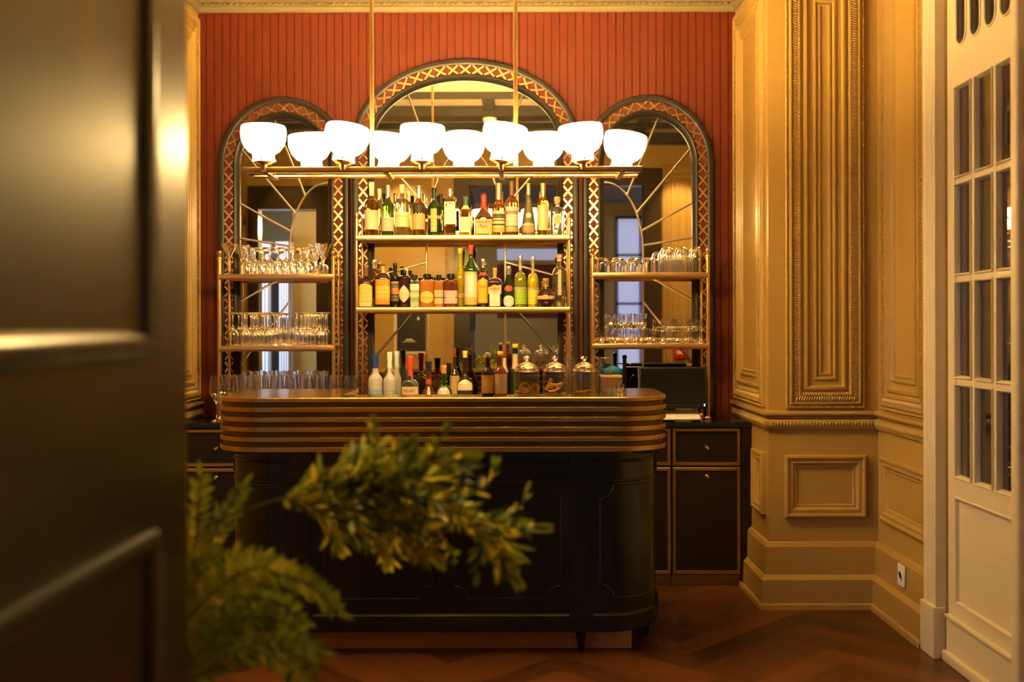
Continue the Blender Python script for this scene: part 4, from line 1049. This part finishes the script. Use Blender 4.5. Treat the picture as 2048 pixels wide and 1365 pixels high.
def place(protos, name, label_fn, cat, spots, group, gm='glass'):
    """first spot gets the built object, the others copies that share its mesh"""
    src = None
    for i, (px, D, z) in enumerate(spots):
        l = label_fn(i)
        if src is None:
            src = obj(name, protos, M[gm], None, angle=12 if name in ('cut_tumbler', 'rocks_glass') else 45); src.location = (PX(px, D), D, z+.0008); tag(src, l, cat, group)
        else: dup(src, (PX(px, D), D, z+.0008), l, group, rz=random.uniform(0, 6.28))
    return src
h_ = .150
fr = [(q,5.727) for q in (496,526.5,557,587.5,618)]; bk = [(q,5.818) for q in (511,541.5,572,602)]
place(flip(stem_glass(h_, .037, .041, .034, .060), h_), 'balloon_glass', lambda i: ('upturned balloon glass, %s from left in the front row of the upper glass shelf' % ORD[i]) if i < 5 else ('upturned balloon glass, %s from left in the back row of the upper glass shelf' % ORD[i-5]),
      'glass', [(a, b, ZS['LU']) for (a, b) in fr+bk], 'balloon glasses on the upper shelf')
lbM = ['wide martini glass at the front by the outer post of the glass rack', 'martini glass behind the outer front one on the upper glass shelf', 'martini glass at the front beside the middle mirror frame, upper glass shelf', 'martini glass at the back beside the middle mirror frame, upper glass shelf']
place(stem_glass(.172, .034, .05, .0485, .085, 'martini'), 'martini_glass', lambda i: lbM[i], 'glass', [(458.5,5.728,ZS['LU']),(484,5.815,ZS['LU']),(648,5.728,ZS['LU']),(634,5.815,ZS['LU'])], 'martini glasses on the upper shelf')
h_ = .186
L1 = [466,490,514,538]; L2 = [478,502,526]; R1 = [594,618,642]; R2 = [606,630,654]
def shifted(P, D0, D1, dx): return [(PX(q, D0)+dx)*F/D1+CX for q in P]
rows_ = ((L1,5.706,'front row of the outer cluster'),(shifted(L1[:3],5.706,5.767,.0335),5.767,'middle row of the outer cluster'),(shifted(L1,5.706,5.827,0),5.827,'back row of the outer cluster'),
         (R1,5.706,'front row of the inner cluster'),(shifted(R1,5.706,5.767,.0335)[:2],5.767,'middle row of the inner cluster'),(shifted(R1,5.706,5.827,0),5.827,'back row of the inner cluster'))
sp = [(q,dd,ZS['LL']) for (qs,dd,_) in rows_ for q in qs]
def lw(i):
    for (qs, _, txt) in rows_:
        if i < len(qs): return 'upturned wine glass, %s from left in the %s, lower shelf' % (ORD[i], txt)
        i -= len(qs)
place(flip(stem_glass(h_, .032, .030, .025, .085, seg=18), h_), 'wine_glass', lw, 'glass', sp, 'upturned wine glasses on the lower shelf')
place(tumbler(.158, .024, .029, .01), 'highball_glass', lambda i: ['tall clear highball glass between the wine glass clusters, nearer the outer one', 'tall clear highball glass between the wine glass clusters, nearer the inner one'][i], 'glass', [(557,5.77,ZS['LL']),(577.5,5.82,ZS['LL'])], 'highball glasses')
place(tumbler(.072, .019, .0215, .01), 'shot_tumbler', lambda i: 'short clear tumbler between the wine glass clusters, %s from left' % ORD[i], 'glass', [(a,5.725,ZS['LL']) for a in (560.5,576)], 'short tumblers on the lower shelf')
fr = [433,463,493,523,553,583,613,642,671,701]; bk = [448,478,508,538,568,598,627,656]
def fluted(g, z0, n=14, d=.035):
    g.v = [(x*(1-d*(.5+.5*math.cos(n*math.atan2(y, x)))), y*(1-d*(.5+.5*math.cos(n*math.atan2(y, x)))), z) if z > z0 else (x, y, z) for (x, y, z) in g.v]; return g
place(fluted(stem_glass(.252, .036, .0385, .030, .105, seg=42), .115), 'wine_goblet', lambda i: ('standing wine glass behind the bar, %s from left in the front row' % ORD[i]) if i < 10 else ('standing wine glass behind the bar, %s from left in the back row' % ORD[i-10]), 'glass',
      [(a,5.605,ZCT) for a in fr]+[(a,5.745,ZCT) for a in bk], 'wine glasses standing on the back counter')
h_ = .086
place(flip(tumbler(h_, .036, .0415, .012, rnd=1), h_), 'stemless_glass', lambda i: 'upturned stemless round glass, %s from the inner post on the upper tumbler shelf' % ORD[i], 'glass', [(a,5.735,ZS['RU']) for a in (1206,1236.5,1267,1297.5)], 'stemless glasses')
h_ = .143
place(flip(tumbler(h_, .036, .038, .014, rnd=1), h_), 'long_drink_glass', lambda i: ('upturned long drink glass, %s from left in the front row' if i < 3 else 'upturned long drink glass, %s from left in the back row') % ORD[i % 3], 'glass',
      [(a,5.735,ZS['RU']) for a in (1333,1362,1391)]+[(a,5.82,ZS['RU']) for a in (1337,1365,1393)], 'long drink glasses on the upper tumbler shelf')
hc = .084
sp = [(a,5.735,ZS['RL']) for a in (1206.5,1235,1263.5,1292)]+[(a,5.735,ZS['RL']+hc+.0005) for a in (1221,1250,1281)]
place(tumbler(hc, .034, .0385, .014, cut=12), 'cut_tumbler', lambda i: ('cut crystal tumbler in the bottom row of the two tier stack, %s from left' % ORD[i]) if i < 4 else ('cut crystal tumbler in the upper row of the two tier stack, %s from left' % ORD[i-4]), 'glass', sp, 'cut tumblers on the lower shelf')
hc = .0685
sp = [(a,5.735,ZS['RL']) for a in (1335,1363.5,1392)]+[(a,5.735,ZS['RL']+hc+.0005) for a in (1335,1363.5,1392)]
place(tumbler(hc, .0375, .0385, .012, cut=14), 'rocks_glass', lambda i: ('ribbed rocks glass on the lower tumbler shelf, bottom of its pair, %s from left' if i < 3 else 'ribbed rocks glass on the lower tumbler shelf, top of its pair, %s from left') % ORD[i % 3], 'glass', sp, 'ribbed rocks glasses')
# ---- jars, mixing glasses and bits on the bar ledge
def jar(label, px, w, D=4.455):
    R = w/2*D/F; hb = .104
    t = thing('lidded_jar', label, 'jar', (PX(px, D), D, TZ), 0, 'lidded glass jars on the bar')
    o_ = [(0,0),(R*.94,0),(R,.006),(R,hb-.016),(R*.97,hb-.008),(R*.95,hb)]
    i_ = [(R*.91,hb),(R*.93,hb-.012),(R-.004,hb-.02),(R-.004,.012),(R*.85,.008),(0,.008)]
    g = G(); g.lathe(o_+i_, 32, closed=False); obj('jar_body', g, M['jar_glass'], t)
    g = G(); rl = R*1.0
    g.lathe([(0,hb+.0005),(R*.86,hb+.0005),(rl,hb+.002),(rl,hb+.008),(R*.86,hb+.013),(R*.84,hb+.02),(R*.6,hb+.032),(R*.25,hb+.040),(.008,hb+.043),(.007,hb+.048),(.014,hb+.056),(.016,hb+.062),(.010,hb+.069),(0,hb+.07)], 32)
    obj('lid', g, M['glass'], t, label='domed glass lid with knob')
    return t
jar('lidded glass jar holding dried orange wheels, next to the bitters', 1053, 52)
jar('lidded glass jar holding orange peel strips, middle of three jars', 1110, 50)
jar('lidded glass jar with a thin layer of dried lemon, nearest the upturned glasses', 1168, 49)
M['rind'] = mat('dried orange rind', (.72,.32,.03), .6, var=.3, vscale=80); M['pulp'] = mat('dried orange flesh', (.55,.22,.04), .45, var=.4, vscale=120); M['peel'] = mat('fresh orange peel', (.88,.42,.03), .5, var=.15, vscale=60); M['lemonf'] = mat('dried lemon', (.7,.42,.08), .55, var=.3, vscale=90)
def wheel(label, px, D, z, r, tilt, yaw, rind='rind', pulp='pulp', grp='dried orange wheels'):
    t = thing('citrus_wheel', label, 'fruit slice', (PX(px, D), D, z), 0, grp); t.rotation_euler = (R_(tilt), 0, R_(yaw))
    pts = [(r*math.cos(2*PI*i/24), r*math.sin(2*PI*i/24), 0) for i in range(24)]
    g = G(); g.tube(pts, .0032, 6, closed=True); obj('rind', g, M[rind], t)
    g = G()
    for k in range(8):
        a0, a1 = 2*PI*(k+.08)/8, 2*PI*(k+.92)/8; am = (a0+a1)/2
        tri = [(r*.18*math.cos(am), r*.18*math.sin(am)), (r*.9*math.cos(a0), r*.9*math.sin(a0)), (r*.95*math.cos(am), r*.95*math.sin(am)), (r*.9*math.cos(a1), r*.9*math.sin(a1))]
        g.add([(x, y, -.0016) for x, y in tri]+[(x, y, .0016) for x, y in tri], [(3,2,1,0),(4,5,6,7),(0,1,5,4),(1,2,6,5),(2,3,7,6),(3,0,4,7)])
    obj('flesh', g, M[pulp], t)
    return t
zb_ = TZ+.012
wheel('dried orange wheel standing upright at the front of the first jar', 1049, 4.428, zb_+.022, .0215, 82, 0)
wheel('dried orange wheel leaning upright beside the front one', 1069, 4.436, zb_+.020, .019, 78, -18)
wheel('dried orange wheel lying flat at the bottom of the first jar', 1040, 4.468, zb_+.005, .021, 6, 20)
wheel('dried orange wheel lying tilted behind the upright ones', 1056, 4.478, zb_+.010, .021, 22, 60)
def peel(label, px, D, z, L0, wid, yaw, tilt, bend):
    t = obj('orange_peel', G(), M['peel']); bpy.data.objects.remove(t)
    g = G(); n_ = 12
    for i in range(n_+1):
        u = -L0/2+L0*i/n_; a = bend*(i/n_-.5)
        for (w, dz) in ((-wid/2, 0), (-wid/4, .0022), (wid/4, .0022), (wid/2, 0)):
            g.v.append((u, w, dz+abs(math.sin(a))*L0*.25))
        for (w, dz) in ((-wid/2, -.0012), (wid/2, -.0012)): g.v.append((u, w, dz+abs(math.sin(a))*L0*.25))
    for i in range(n_):
        a, b = i*6, (i+1)*6; order = [0,1,2,3,5,4]
        for k in range(6):
            p, q = order[k], order[(k+1) % 6]; g.f.append((a+p, b+p, b+q, a+q))
    o = obj('orange_peel', g, M['peel']); o.location = (PX(px, D), D, z); o.rotation_euler = (R_(tilt[0]), R_(tilt[1]), R_(yaw)); return tag(o, label, 'fruit peel', 'orange peel strips in the jar')
peel('orange peel strip standing steeply against the near wall of the middle jar', 1098, 4.455, zb_+.036, .056, .018, 30, (40, -62), 1.0)
peel('broad orange peel strip on top of the others in the middle jar', 1113, 4.45, zb_+.032, .056, .02, -6, (55, -4), 1.6)
peel('orange peel strip lying low across the front of the middle jar', 1108, 4.435, zb_+.011, .05, .015, 12, (30, -16), 1.2)
peel('orange peel strip at the bottom back of the middle jar', 1111, 4.475, zb_+.010, .05, .016, -20, (10, 6), 1.4)
peel('orange peel strip curling up at the far side of the middle jar', 1120, 4.455, zb_+.022, .038, .016, 80, (10, 14), 1.8)
wheel('dried lemon wheel lying flat in the third jar, front', 1163, 4.45, zb_+.005, .021, 4, 0, 'lemonf', 'lemonf', 'dried lemon wheels')
wheel('dried lemon wheel lying flat in the third jar, back', 1176, 4.478, zb_+.008, .019, -8, 40, 'lemonf', 'lemonf', 'dried lemon wheels')
def up_glass(label, px, top, w, D):
    hh = PZ(top, D)-TZ; R = w/2*D/F
    o = obj('mixing_glass', flip(tumbler(hh, R*.74, R, .012, th=.0028, seg=32), hh), M['jar_glass']); o.location = (PX(px, D), D, TZ); return tag(o, label, 'glass', 'upturned mixing glasses')
up_glass('large upturned mixing glass at the end of the jars', 1208.5, 716, 36, 4.495)
up_glass('upturned mixing glass standing behind the middle and third jars', 1139.5, 712, 28, 4.52)
o = obj('shot_glass', tumbler(.05, .015, .019, .01, seg=20), M['glass']); o.location = (PX(1240, 4.48), 4.48, TZ); tag(o, 'small shot glass on the bar beside the largest upturned glass', 'glass')
# ---- things at the far end of the counter
DM = 5.56
t = thing('monitor', 'black point of sale monitor leaning back in front of the tumbler rack', 'monitor', (PX(1345, DM), DM, ZCT))
g = G(); g.bbox(-.19, .186, -.014, .014, 0, .228, .008); 
rotm = Matrix.Rotation(R_(-14), 3, 'X'); g.v = [tuple(rotm @ Vector(v)+Vector((0,-.03,.072))) for v in g.v]; obj('casing', g, M['black'], t)
g = G(); g.bbox(-.176, .172, -.0165, -.0135, .022, .216, .001); g.v = [tuple(rotm @ Vector(v)+Vector((0,-.03,.072))) for v in g.v]; obj('screen', g, M['black_gloss'], t)
g = G(); g.bbox(-.06, .10, .062, .15, 0, .012, .004); g.bbox(-.03, .03, .085, .11, .01, .15, .006); g.bbox(-.03, .03, .02, .10, .13, .15, .004); obj('stand', g, M['black'], t)
M['led'] = mat('blue led', (.02,.05,.3), .4, emit=(.05,.12,1.0), estr=9.0)
for (dx, dz) in ((.166, .058-.048), (.166, .010-.007)):
    g = G(); g.lathe([(.0038,0),(.0035,.0015),(0,.002)], 12); q = [tuple(rotm @ Vector((dx+x, -.0142-z, dz+.010+y))+Vector((0,-.03,.072))) for (x, y, z) in g.v]; g.v = q; obj('led', g, M['led'], t, label='glowing blue light')
g = G(); g.bbox(-.145, .06, -.062, .052, 0, .014, .006, 3)
bmq = Matrix.Rotation(R_(20), 3, 'X'); g.v = [tuple(bmq @ Vector(v)+Vector((0,0,.030))) for v in g.v]
g.bbox(-.08, .0, .02, .04, 0.0, .034, .003); g.bbox(-.08, .0, -.05, -.03, 0, .014, .003)
o = obj('paper_tray', g, M['white_plastic']); o.location = (PX(1376, 5.565), 5.565, ZCT); tag(o, 'white tray sloping forward below the black monitor', 'tray')
t = thing('bar_tap', 'slim black and chrome tap standing beside the monitor', 'tap', (PX(1249, 5.63), 5.63, ZCT))
g = G(); g.lathe([(.022,0),(.022,.006),(.011,.012),(.0105,.34),(.013,.343),(.013,.355),(.006,.36),(0,.361)], 16); obj('column', g, M['black_gloss'], t)
g = G(); g.cyl((0,0,.292), (.088,0,.292), .0045, 10); g.ball((.09,0,.288), .009, 10, 6); obj('handle', g, M['steel'], t, label='chrome cross handle')
g = G(); g.tube([(.052+.028*math.cos(a), -.02, .20+.05*math.sin(a)) for a in [PI*i/10 for i in range(11)]], .005, 8); g.tube([(.08,-.02,.20),(.08,-.02,.05)], .005, 8); g.tube([(.024,-.02,.2),(.024,-.02,.0)], .005, 8); obj('spout', g, M['black_gloss'], t)
t = thing('wooden_box', 'brown wooden box on the counter between the jars and the tap', 'box', (PX(1223, 5.66), 5.66, ZCT))
g = G(); g.bbox(-.058, .05, -.05, .05, 0, .235, .003); obj('box_body', g, M['walnut'], t); g = G(); g.bbox(-.062, .054, -.054, .054, .235, .25, .003); obj('lid', g, mat('light wood lid', (.5,.33,.16), .5), t)
M['bag'] = mat('blue plastic bag', (.01,.16,.42), .3)
g = G(); g.ball((0,0,0), 1, 16, 10)
g.v = [(x*.062*(1+.25*math.sin(7*z+3*y)), y*.02, .07+z*.07*(1+.2*math.sin(5*x+2*z))) for (x, y, z) in g.v]; zmin = min(v[2] for v in g.v); g.v = [(x, y, z-zmin) for (x, y, z) in g.v]
o = obj('blue_bag', g, M['bag']); zt = .251; o.location = (PX(1226, 5.67), 5.67, ZCT+.2505); o.scale = (1, 1, .32); tag(o, 'crumpled blue plastic bag on top of the wooden box', 'bag')
# ---- wall things
t = thing('wall_socket', 'white power socket set in the tall baseboard beside the glazed door', 'socket', (XRW-.0265, 4.755, .253))
g = G(); g.bbox(-.009, .0, -.042, .042, -.05, .05, .004); obj('cover_plate', g, M['white_plastic'], t)
g = G(); g.lathe([(.024,0),(.024,.004),(.019,.004),(.018,-.004),(0,-.004)], 20); g.v = [(-.009-z, x, y) for (x, y, z) in g.v]; obj('socket_ring', g, M['white_plastic'], t)
g = G()
for s in (-1, 1): g.lathe([(.003,0),(.003,.002),(0,.002)], 8, (0, 0, 0)); g.v = g.v[:-17]+[(x, y+.009*s, z) for (x, y, z) in g.v[-17:]] if False else g.v
g = G(); g.bbox(-.0068, -.0058, -.012, -.006, -.003, .003, .0005); g.bbox(-.0068, -.0058, .006, .012, -.003, .003, .0005); obj('pin_hole', g, M['black'], t)
t = thing('fire_alarm', 'small red fire alarm box on the beige panel seen in the mirror', 'fire alarm', (1.60, YF+.02, 1.15))
g = G(); g.bbox(-.06, .06, -.002, .045, -.06, .06, .008); obj('case', g, mat('fire alarm red', (.6,.03,.02), .4), t)
g = G(); g.bbox(-.035, .035, .044, .047, -.012, .022, .001); obj('white_plate', g, M['white_plastic'], t)
t = thing('poster', 'black poster in a cream frame on the wall opposite the bar', 'poster', (-1.09, YF, 1.47))
g = G(); g.frame(((0,0,0),(1,0,0),(0,0,1),(0,1,0)), -.145, .145, -.30, .34, [(.03,0),(.03,.02),(.0,.02),(0,.008)]); obj('frame', g, M['white_paint'], t)
g = G(); g.box(-.146, .146, .002, .008, -.301, .341); obj('print', g, mat('black poster print', (.012,.011,.01), .4), t)
g = G()
for (x, z, w, h) in ((-.02,-.19,.10,.006),(-.02,-.205,.14,.004),(-.02,-.178,.06,.008),(.07,.2,.03,.03),(.08,.14,.02,.03),(.06,.09,.035,.02),(.07,.03,.02,.03)): g.box(x-w/2, x+w/2, .008, .009, z-h/2, z+h/2)
obj('white_lettering', g, M['white_plastic'], t)
t = thing('smoke_detector', 'round white smoke detector on the ceiling seen in the middle mirror', 'smoke detector', (-.26, 2.86, ZC-.09))
g = G(); g.lathe([(0,-.045),(.045,-.045),(.055,-.03),(.062,-.012),(.062,0)], 24); obj('cover', g, M['white_plastic'], t)
# ------------------------------------------------------------------ potted fern half hidden behind the dark door leaf
m = bpy.data.materials.new('fern leaf'); m.use_nodes = True; nt = m.node_tree; nt.nodes.clear(); N = nt.nodes; L = nt.links
out = N.new('ShaderNodeOutputMaterial'); b = N.new('ShaderNodeBsdfPrincipled'); tr = N.new('ShaderNodeBsdfTranslucent'); mx = N.new('ShaderNodeMixShader'); mx.inputs[0].default_value = .35
at = N.new('ShaderNodeAttribute'); at.attribute_name = 'tone'; cr = N.new('ShaderNodeValToRGB'); L.new(at.outputs['Fac'], cr.inputs[0])
e = cr.color_ramp.elements; e[0].position = 0; e[0].color = (.035,.06,.008,1); e[1].position = 1; e[1].color = (.85,.66,.05,1); q = e.new(.55); q.color = (.30,.34,.03,1)
L.new(cr.outputs[0], b.inputs['Base Color']); L.new(cr.outputs[0], tr.inputs[0]); b.inputs['Roughness'].default_value = .45
L.new(b.outputs[0], mx.inputs[1]); L.new(tr.outputs[0], mx.inputs[2]); L.new(mx.outputs[0], out.inputs[0]); M['leaf'] = m
FX, FY = -.80, 1.96
t = thing('potted_fern', 'potted foxtail fern arching out from behind the dark panelled door', 'plant', (FX, FY, 0))
g = G(); g.lathe([(0,0),(.15,0),(.155,.01),(.19,.60),(.195,.62),(.182,.62),(.175,.57),(0,.57)], 32); obj('pot', g, mat('dark glazed planter', (.02,.02,.018), .3), t)
g = G(); g.lathe([(0,.575),(.174,.575),(.17,.59),(.1,.6),(0,.605)], 24); obj('soil', g, mat('potting soil', (.03,.02,.012), .9, bump=.6, bscale=60), t)
rnd_ = random.Random(5)
def spline(P, n):
    P = [P[0]*2-P[1]]+P+[P[-1]*2-P[-2]]; o = []
    for i in range(1, len(P)-2):
        for k in range(n):
            s = k/n; a, b_, c, d = P[i-1:i+3]
            o.append(.5*((2*b_)+(c-a)*s+(2*a-5*b_+4*c-d)*s*s+(3*b_-a-3*c+d)*s**3))
    o.append(P[-2]); return o
def blade(g, p, d, n, L0, w, tone):
    d = d.normalized(); sd = d.cross(n); sd = sd.normalized() if sd.length > 1e-4 else d.orthogonal().normalized(); up = sd.cross(d)
    q = [p, p+d*L0*.35+sd*w*.5+up*w*.12, p+d*L0*.35-sd*w*.5+up*w*.12, p+d*L0*.4, p+d*L0*.7+sd*w*.42-up*L0*.05, p+d*L0*.7-sd*w*.42-up*L0*.05, p+d*L0*.72-up*L0*.06, p+d*L0-up*L0*.14]
    g.add(q, [(0,1,3),(0,3,2),(1,4,6,3),(2,3,6,5),(4,7,6),(5,6,7)])
    g.col += [tone]*8
def frond(pts, L0, w, dens, style, bright=.5, stemr=.0022, ds=0.0):
    """pts: (px, py, depth); style bushy (all round) or pinnate (two rows)"""
    P = [Vector((PX(a, D)-FX, D-FY, PZ(b_, D))) for (a, b_, D) in pts]
    S = spline(P, 8); g = G(); g.col = []
    g.tube(S, [stemr*(1-.6*i/(len(S)-1)) for i in range(len(S))], 6); g.col += [.18]*len(g.v)
    Ltot = sum((b_-a).length for a, b_ in zip(S[:-1], S[1:])); acc = 0; nxt = Ltot*ds
    side = 1
    for a, b_ in zip(S[:-1], S[1:]):
        sl = (b_-a).length; d = (b_-a).normalized()
        while nxt < acc+sl:
            p = a+d*(nxt-acc); f = nxt/Ltot
            ref = Vector((rnd_.uniform(-1,1), rnd_.uniform(-1,1), rnd_.uniform(-1,1)))
            lt = L0*(1-.45*abs(2*f-1)**2)*rnd_.uniform(.7,1.25)
            if style == 'bushy':
                ax = (ref-d*ref.dot(d)).normalized(); dr = (d*rnd_.uniform(.5,1.3)+ax*rnd_.uniform(.5,1)).normalized(); nr = d.cross(ax)
                tone = min(1, max(0, rnd_.gauss(bright, .36)))
            else:
                vdir = Vector((0,0,1)); lat = d.cross(Vector((0,1,0))); lat = lat.normalized() if lat.length > .1 else Vector((1,0,0))
                dr = (d*.55+lat*side+Vector((0, rnd_.uniform(-.5,.5), rnd_.uniform(-.15,.15)))).normalized(); nr = Vector((rnd_.uniform(-.3,.3), -1, rnd_.uniform(-.3,.3))); side = -side
                tone = min(1, max(0, rnd_.gauss(bright, .14)))
            blade(g, p, dr, nr, lt, w*rnd_.uniform(.7,1.2), tone)
            nxt += dens*rnd_.uniform(.6,1.4)
        acc += sl
    for k in range(3 if style == 'bushy' else 1): blade(g, S[-1], (S[-1]-S[-2]).normalized()+Vector((rnd_.uniform(-.3,.3),0,rnd_.uniform(-.3,.3))), Vector((0,-1,0)), L0*.9, w, bright)
    return obj('frond', g, M['leaf'], t, smooth=False)
base0 = [(215,1380,1.98),(290,1180,1.97)]
frond(base0+[(400,1060,1.96),(560,998,1.95),(690,985,1.95),(800,985,1.94),(900,1010,1.93),(985,1045,1.92),(1052,1056,1.92)], .060, .011, .0032, 'bushy', .5, .0035, .55)
br = [ [(600,995),(660,945),(715,920),(748,900)], [(640,988),(720,945),(780,925),(800,905)], [(720,985),(790,950),(860,925),(915,918)], [(760,985),(850,955),(905,945),(930,930)],
  [(690,985),(730,950),(752,905),(748,858)], [(790,950),(840,930),(862,905),(886,868)], [(900,1008),(950,985),(980,962),(986,940)], [(985,1045),(1020,1030),(1042,1010),(1048,988)],
  [(590,1000),(640,1018),(668,1045),(678,1085)], [(660,995),(705,1025),(730,1055),(748,1080)], [(730,995),(780,1040),(820,1075),(852,1104)], [(800,1005),(835,1045),(850,1075),(862,1100)],
  [(760,1010),(782,1050),(785,1085),(778,1118)], [(890,1015),(940,1055),(980,1095),(1018,1140)], [(950,1040),(990,1060),(1012,1090),(1024,1118)], [(850,1030),(878,1060),(896,1090),(906,1114)],
  [(940,1045),(958,1080),(956,1110),(954,1140)], [(700,985),(780,1005),(850,1020),(905,1035)], [(740,970),(800,960),(850,975),(900,985)], [(620,1000),(700,1015),(770,1030),(830,1050)], [(560,1000),(600,1000),(660,1030),(690,1060)] ]
for i, pl in enumerate(br):
    thin_ = i in (4,5,6,7,15,16)
    dd = 1.95 + rnd_.uniform(-.12,.10)
    frond([(a, b_, 1.95+(dd-1.95)*k/3) for k, (a, b_) in enumerate(pl)], .056 if not thin_ else .034, .0115 if not thin_ else .0075, .0034 if not thin_ else .010, 'bushy', rnd_.choice([.35,.5,.72]) if not thin_ else .4, .0018)
for (P, br_) in (
  ([(330,1290,1.9),(420,1190,1.86),(500,1138,1.85),(560,1148,1.85),(620,1172,1.84),(672,1220,1.83)], .52),
  ([(320,1280,1.94),(400,1150,1.92),(470,1118,1.92),(530,1122,1.92),(575,1140,1.92)], .45),
  ([(330,1380,1.85),(420,1280,1.80),(500,1235,1.79),(560,1240,1.78),(600,1275,1.78),(614,1335,1.77)], .40),
  ([(330,1400,1.88),(440,1320,1.84),(520,1285,1.83),(590,1290,1.82),(635,1302,1.82)], .38),
  ([(330,1320,1.93),(375,1180,1.94),(392,1070,1.95),(400,955,1.96)], .50),
  ([(330,1330,1.95),(395,1160,1.97),(430,1060,1.98),(465,1005,1.98),(484,975,1.98)], .42),
  ([(320,1420,1.80),(380,1330,1.74),(440,1260,1.72),(500,1230,1.71)], .30),
  ([(325,1290,1.92),(390,1220,1.9),(470,1195,1.9),(540,1200,1.9),(600,1235,1.9)], .36),
  ([(330,1380,1.9),(400,1300,1.88),(460,1290,1.87),(540,1310,1.86),(590,1350,1.86)], .3) ):
    p0 = (PX(0,1)*0+215, 1400, 1.96)
    frond([p0]+P, .040, .0115, .0050, 'pinnate', br_, .0026, .2)
# ------------------------------------------------------------------ light and camera
def light(name, kind, loc_, energy, col, size=None, rot=None, size_y=None):
    l = bpy.data.lights.new(name, kind); l.energy = energy; l.color = col
    if kind == 'AREA':
        l.size = size
        if size_y: l.shape = 'RECTANGLE'; l.size_y = size_y
    elif size: l.shadow_soft_size = size
    o = bpy.data.objects.new(name, l); COL.objects.link(o); o.location = loc_
    if rot: o.rotation_euler = rot
    return o
# bulbs inside the opal bowls
for (px, tl) in tilts.items():
    y = YC0 if px in (528, 687, 845, 1003, 1167) else YC2
    light('bowl_bulb', 'POINT', (PX(px, y), y, ZB+.033+.095), 19.5, (1.0,.65,.23), .03)
# cool dusk coming through the rear room window
light('rear_window_light', 'AREA', (1.87, -3.9, 1.9), 14, (.45,.52,1.0), .75, (R_(90), 0, R_(180)), 2.3)
light('added_pilaster_light', 'AREA', (-4.95, -.2, 1.6), 200, (.40,.58,1.0), 1.2, (0, R_(-90), 0), 2.0)  # added cool area light that brightens the pilasters, no window here
light('added_rear_fill', 'POINT', (-2.2, -.3, 2.6), 40, (1.0,.72,.40), .1)  # added warm fill for the pier and walls around it, unseen source
# added warm spots without fixtures, brightening the wall opposite the bar and the fern
for i, (x, y, e, tl, cn) in enumerate(((-1.15, 2.15, 160, -32, 44), (1.6, 2.15, 150, -32, 44), (-2.3, 2.15, 60, -32, 44), (.06, 2.0, 120, 0, 29))):
    o = light('added_spot', 'SPOT', (x, y, ZC-.01), e, (1.0,.66,.26), .04, (R_(tl), 0, 0)); o.data.spot_size = R_(cn); o.data.spot_blend = .6
o = light('added_spot', 'SPOT', (.75, 2.9, ZC-.01), 44, (1.0,.66,.26), .05); o.rotation_euler = (Vector((1.85, 3.85, 1.2))-o.location).to_track_quat('-Z', 'Y').to_euler(); o.data.spot_size = R_(62); o.data.spot_blend = .7  # another added spot, brightens the glazed door
w = bpy.data.worlds.new('World'); sc.world = w; w.use_nodes = True
w.node_tree.nodes['Background'].inputs[0].default_value = (.9,.6,.3,1); w.node_tree.nodes['Background'].inputs[1].default_value = .0015
cam = bpy.data.cameras.new('Camera'); co = bpy.data.objects.new('Camera', cam); COL.objects.link(co)
cam.lens = 36; cam.sensor_width = 36; cam.sensor_fit = 'HORIZONTAL'
cam.shift_x = (1024-CX)/2048; cam.shift_y = (CY-682.5)/2048
co.matrix_world = Matrix.Translation((0,0,H)) @ Matrix.Rotation(PI/2, 4, 'X') @ Matrix.Rotation(-.0022, 4, 'Z')
cam.clip_start = .05
cam.dof.use_dof = True; cam.dof.focus_distance = 5.55; cam.dof.aperture_fstop = 36/1000/.0165
cam.lens_unit = 'MILLIMETERS'
sc.camera = co
sc.view_settings.view_transform = 'Standard'; sc.view_settings.look = 'None'; sc.view_settings.gamma = 1; sc.view_settings.exposure = .54; sc.view_settings.use_curve_mapping = False
cy = sc.cycles
cy.max_bounces = 20; cy.diffuse_bounces = 4; cy.glossy_bounces = 8; cy.transmission_bounces = 18; cy.transparent_max_bounces = 24
cy.caustics_reflective = False; cy.caustics_refractive = False; cy.sample_clamp_indirect = 30.0; cy.blur_glossy = .3
cy.use_denoising = True
try: cy.denoiser = 'OPENIMAGEDENOISE'
except Exception: pass
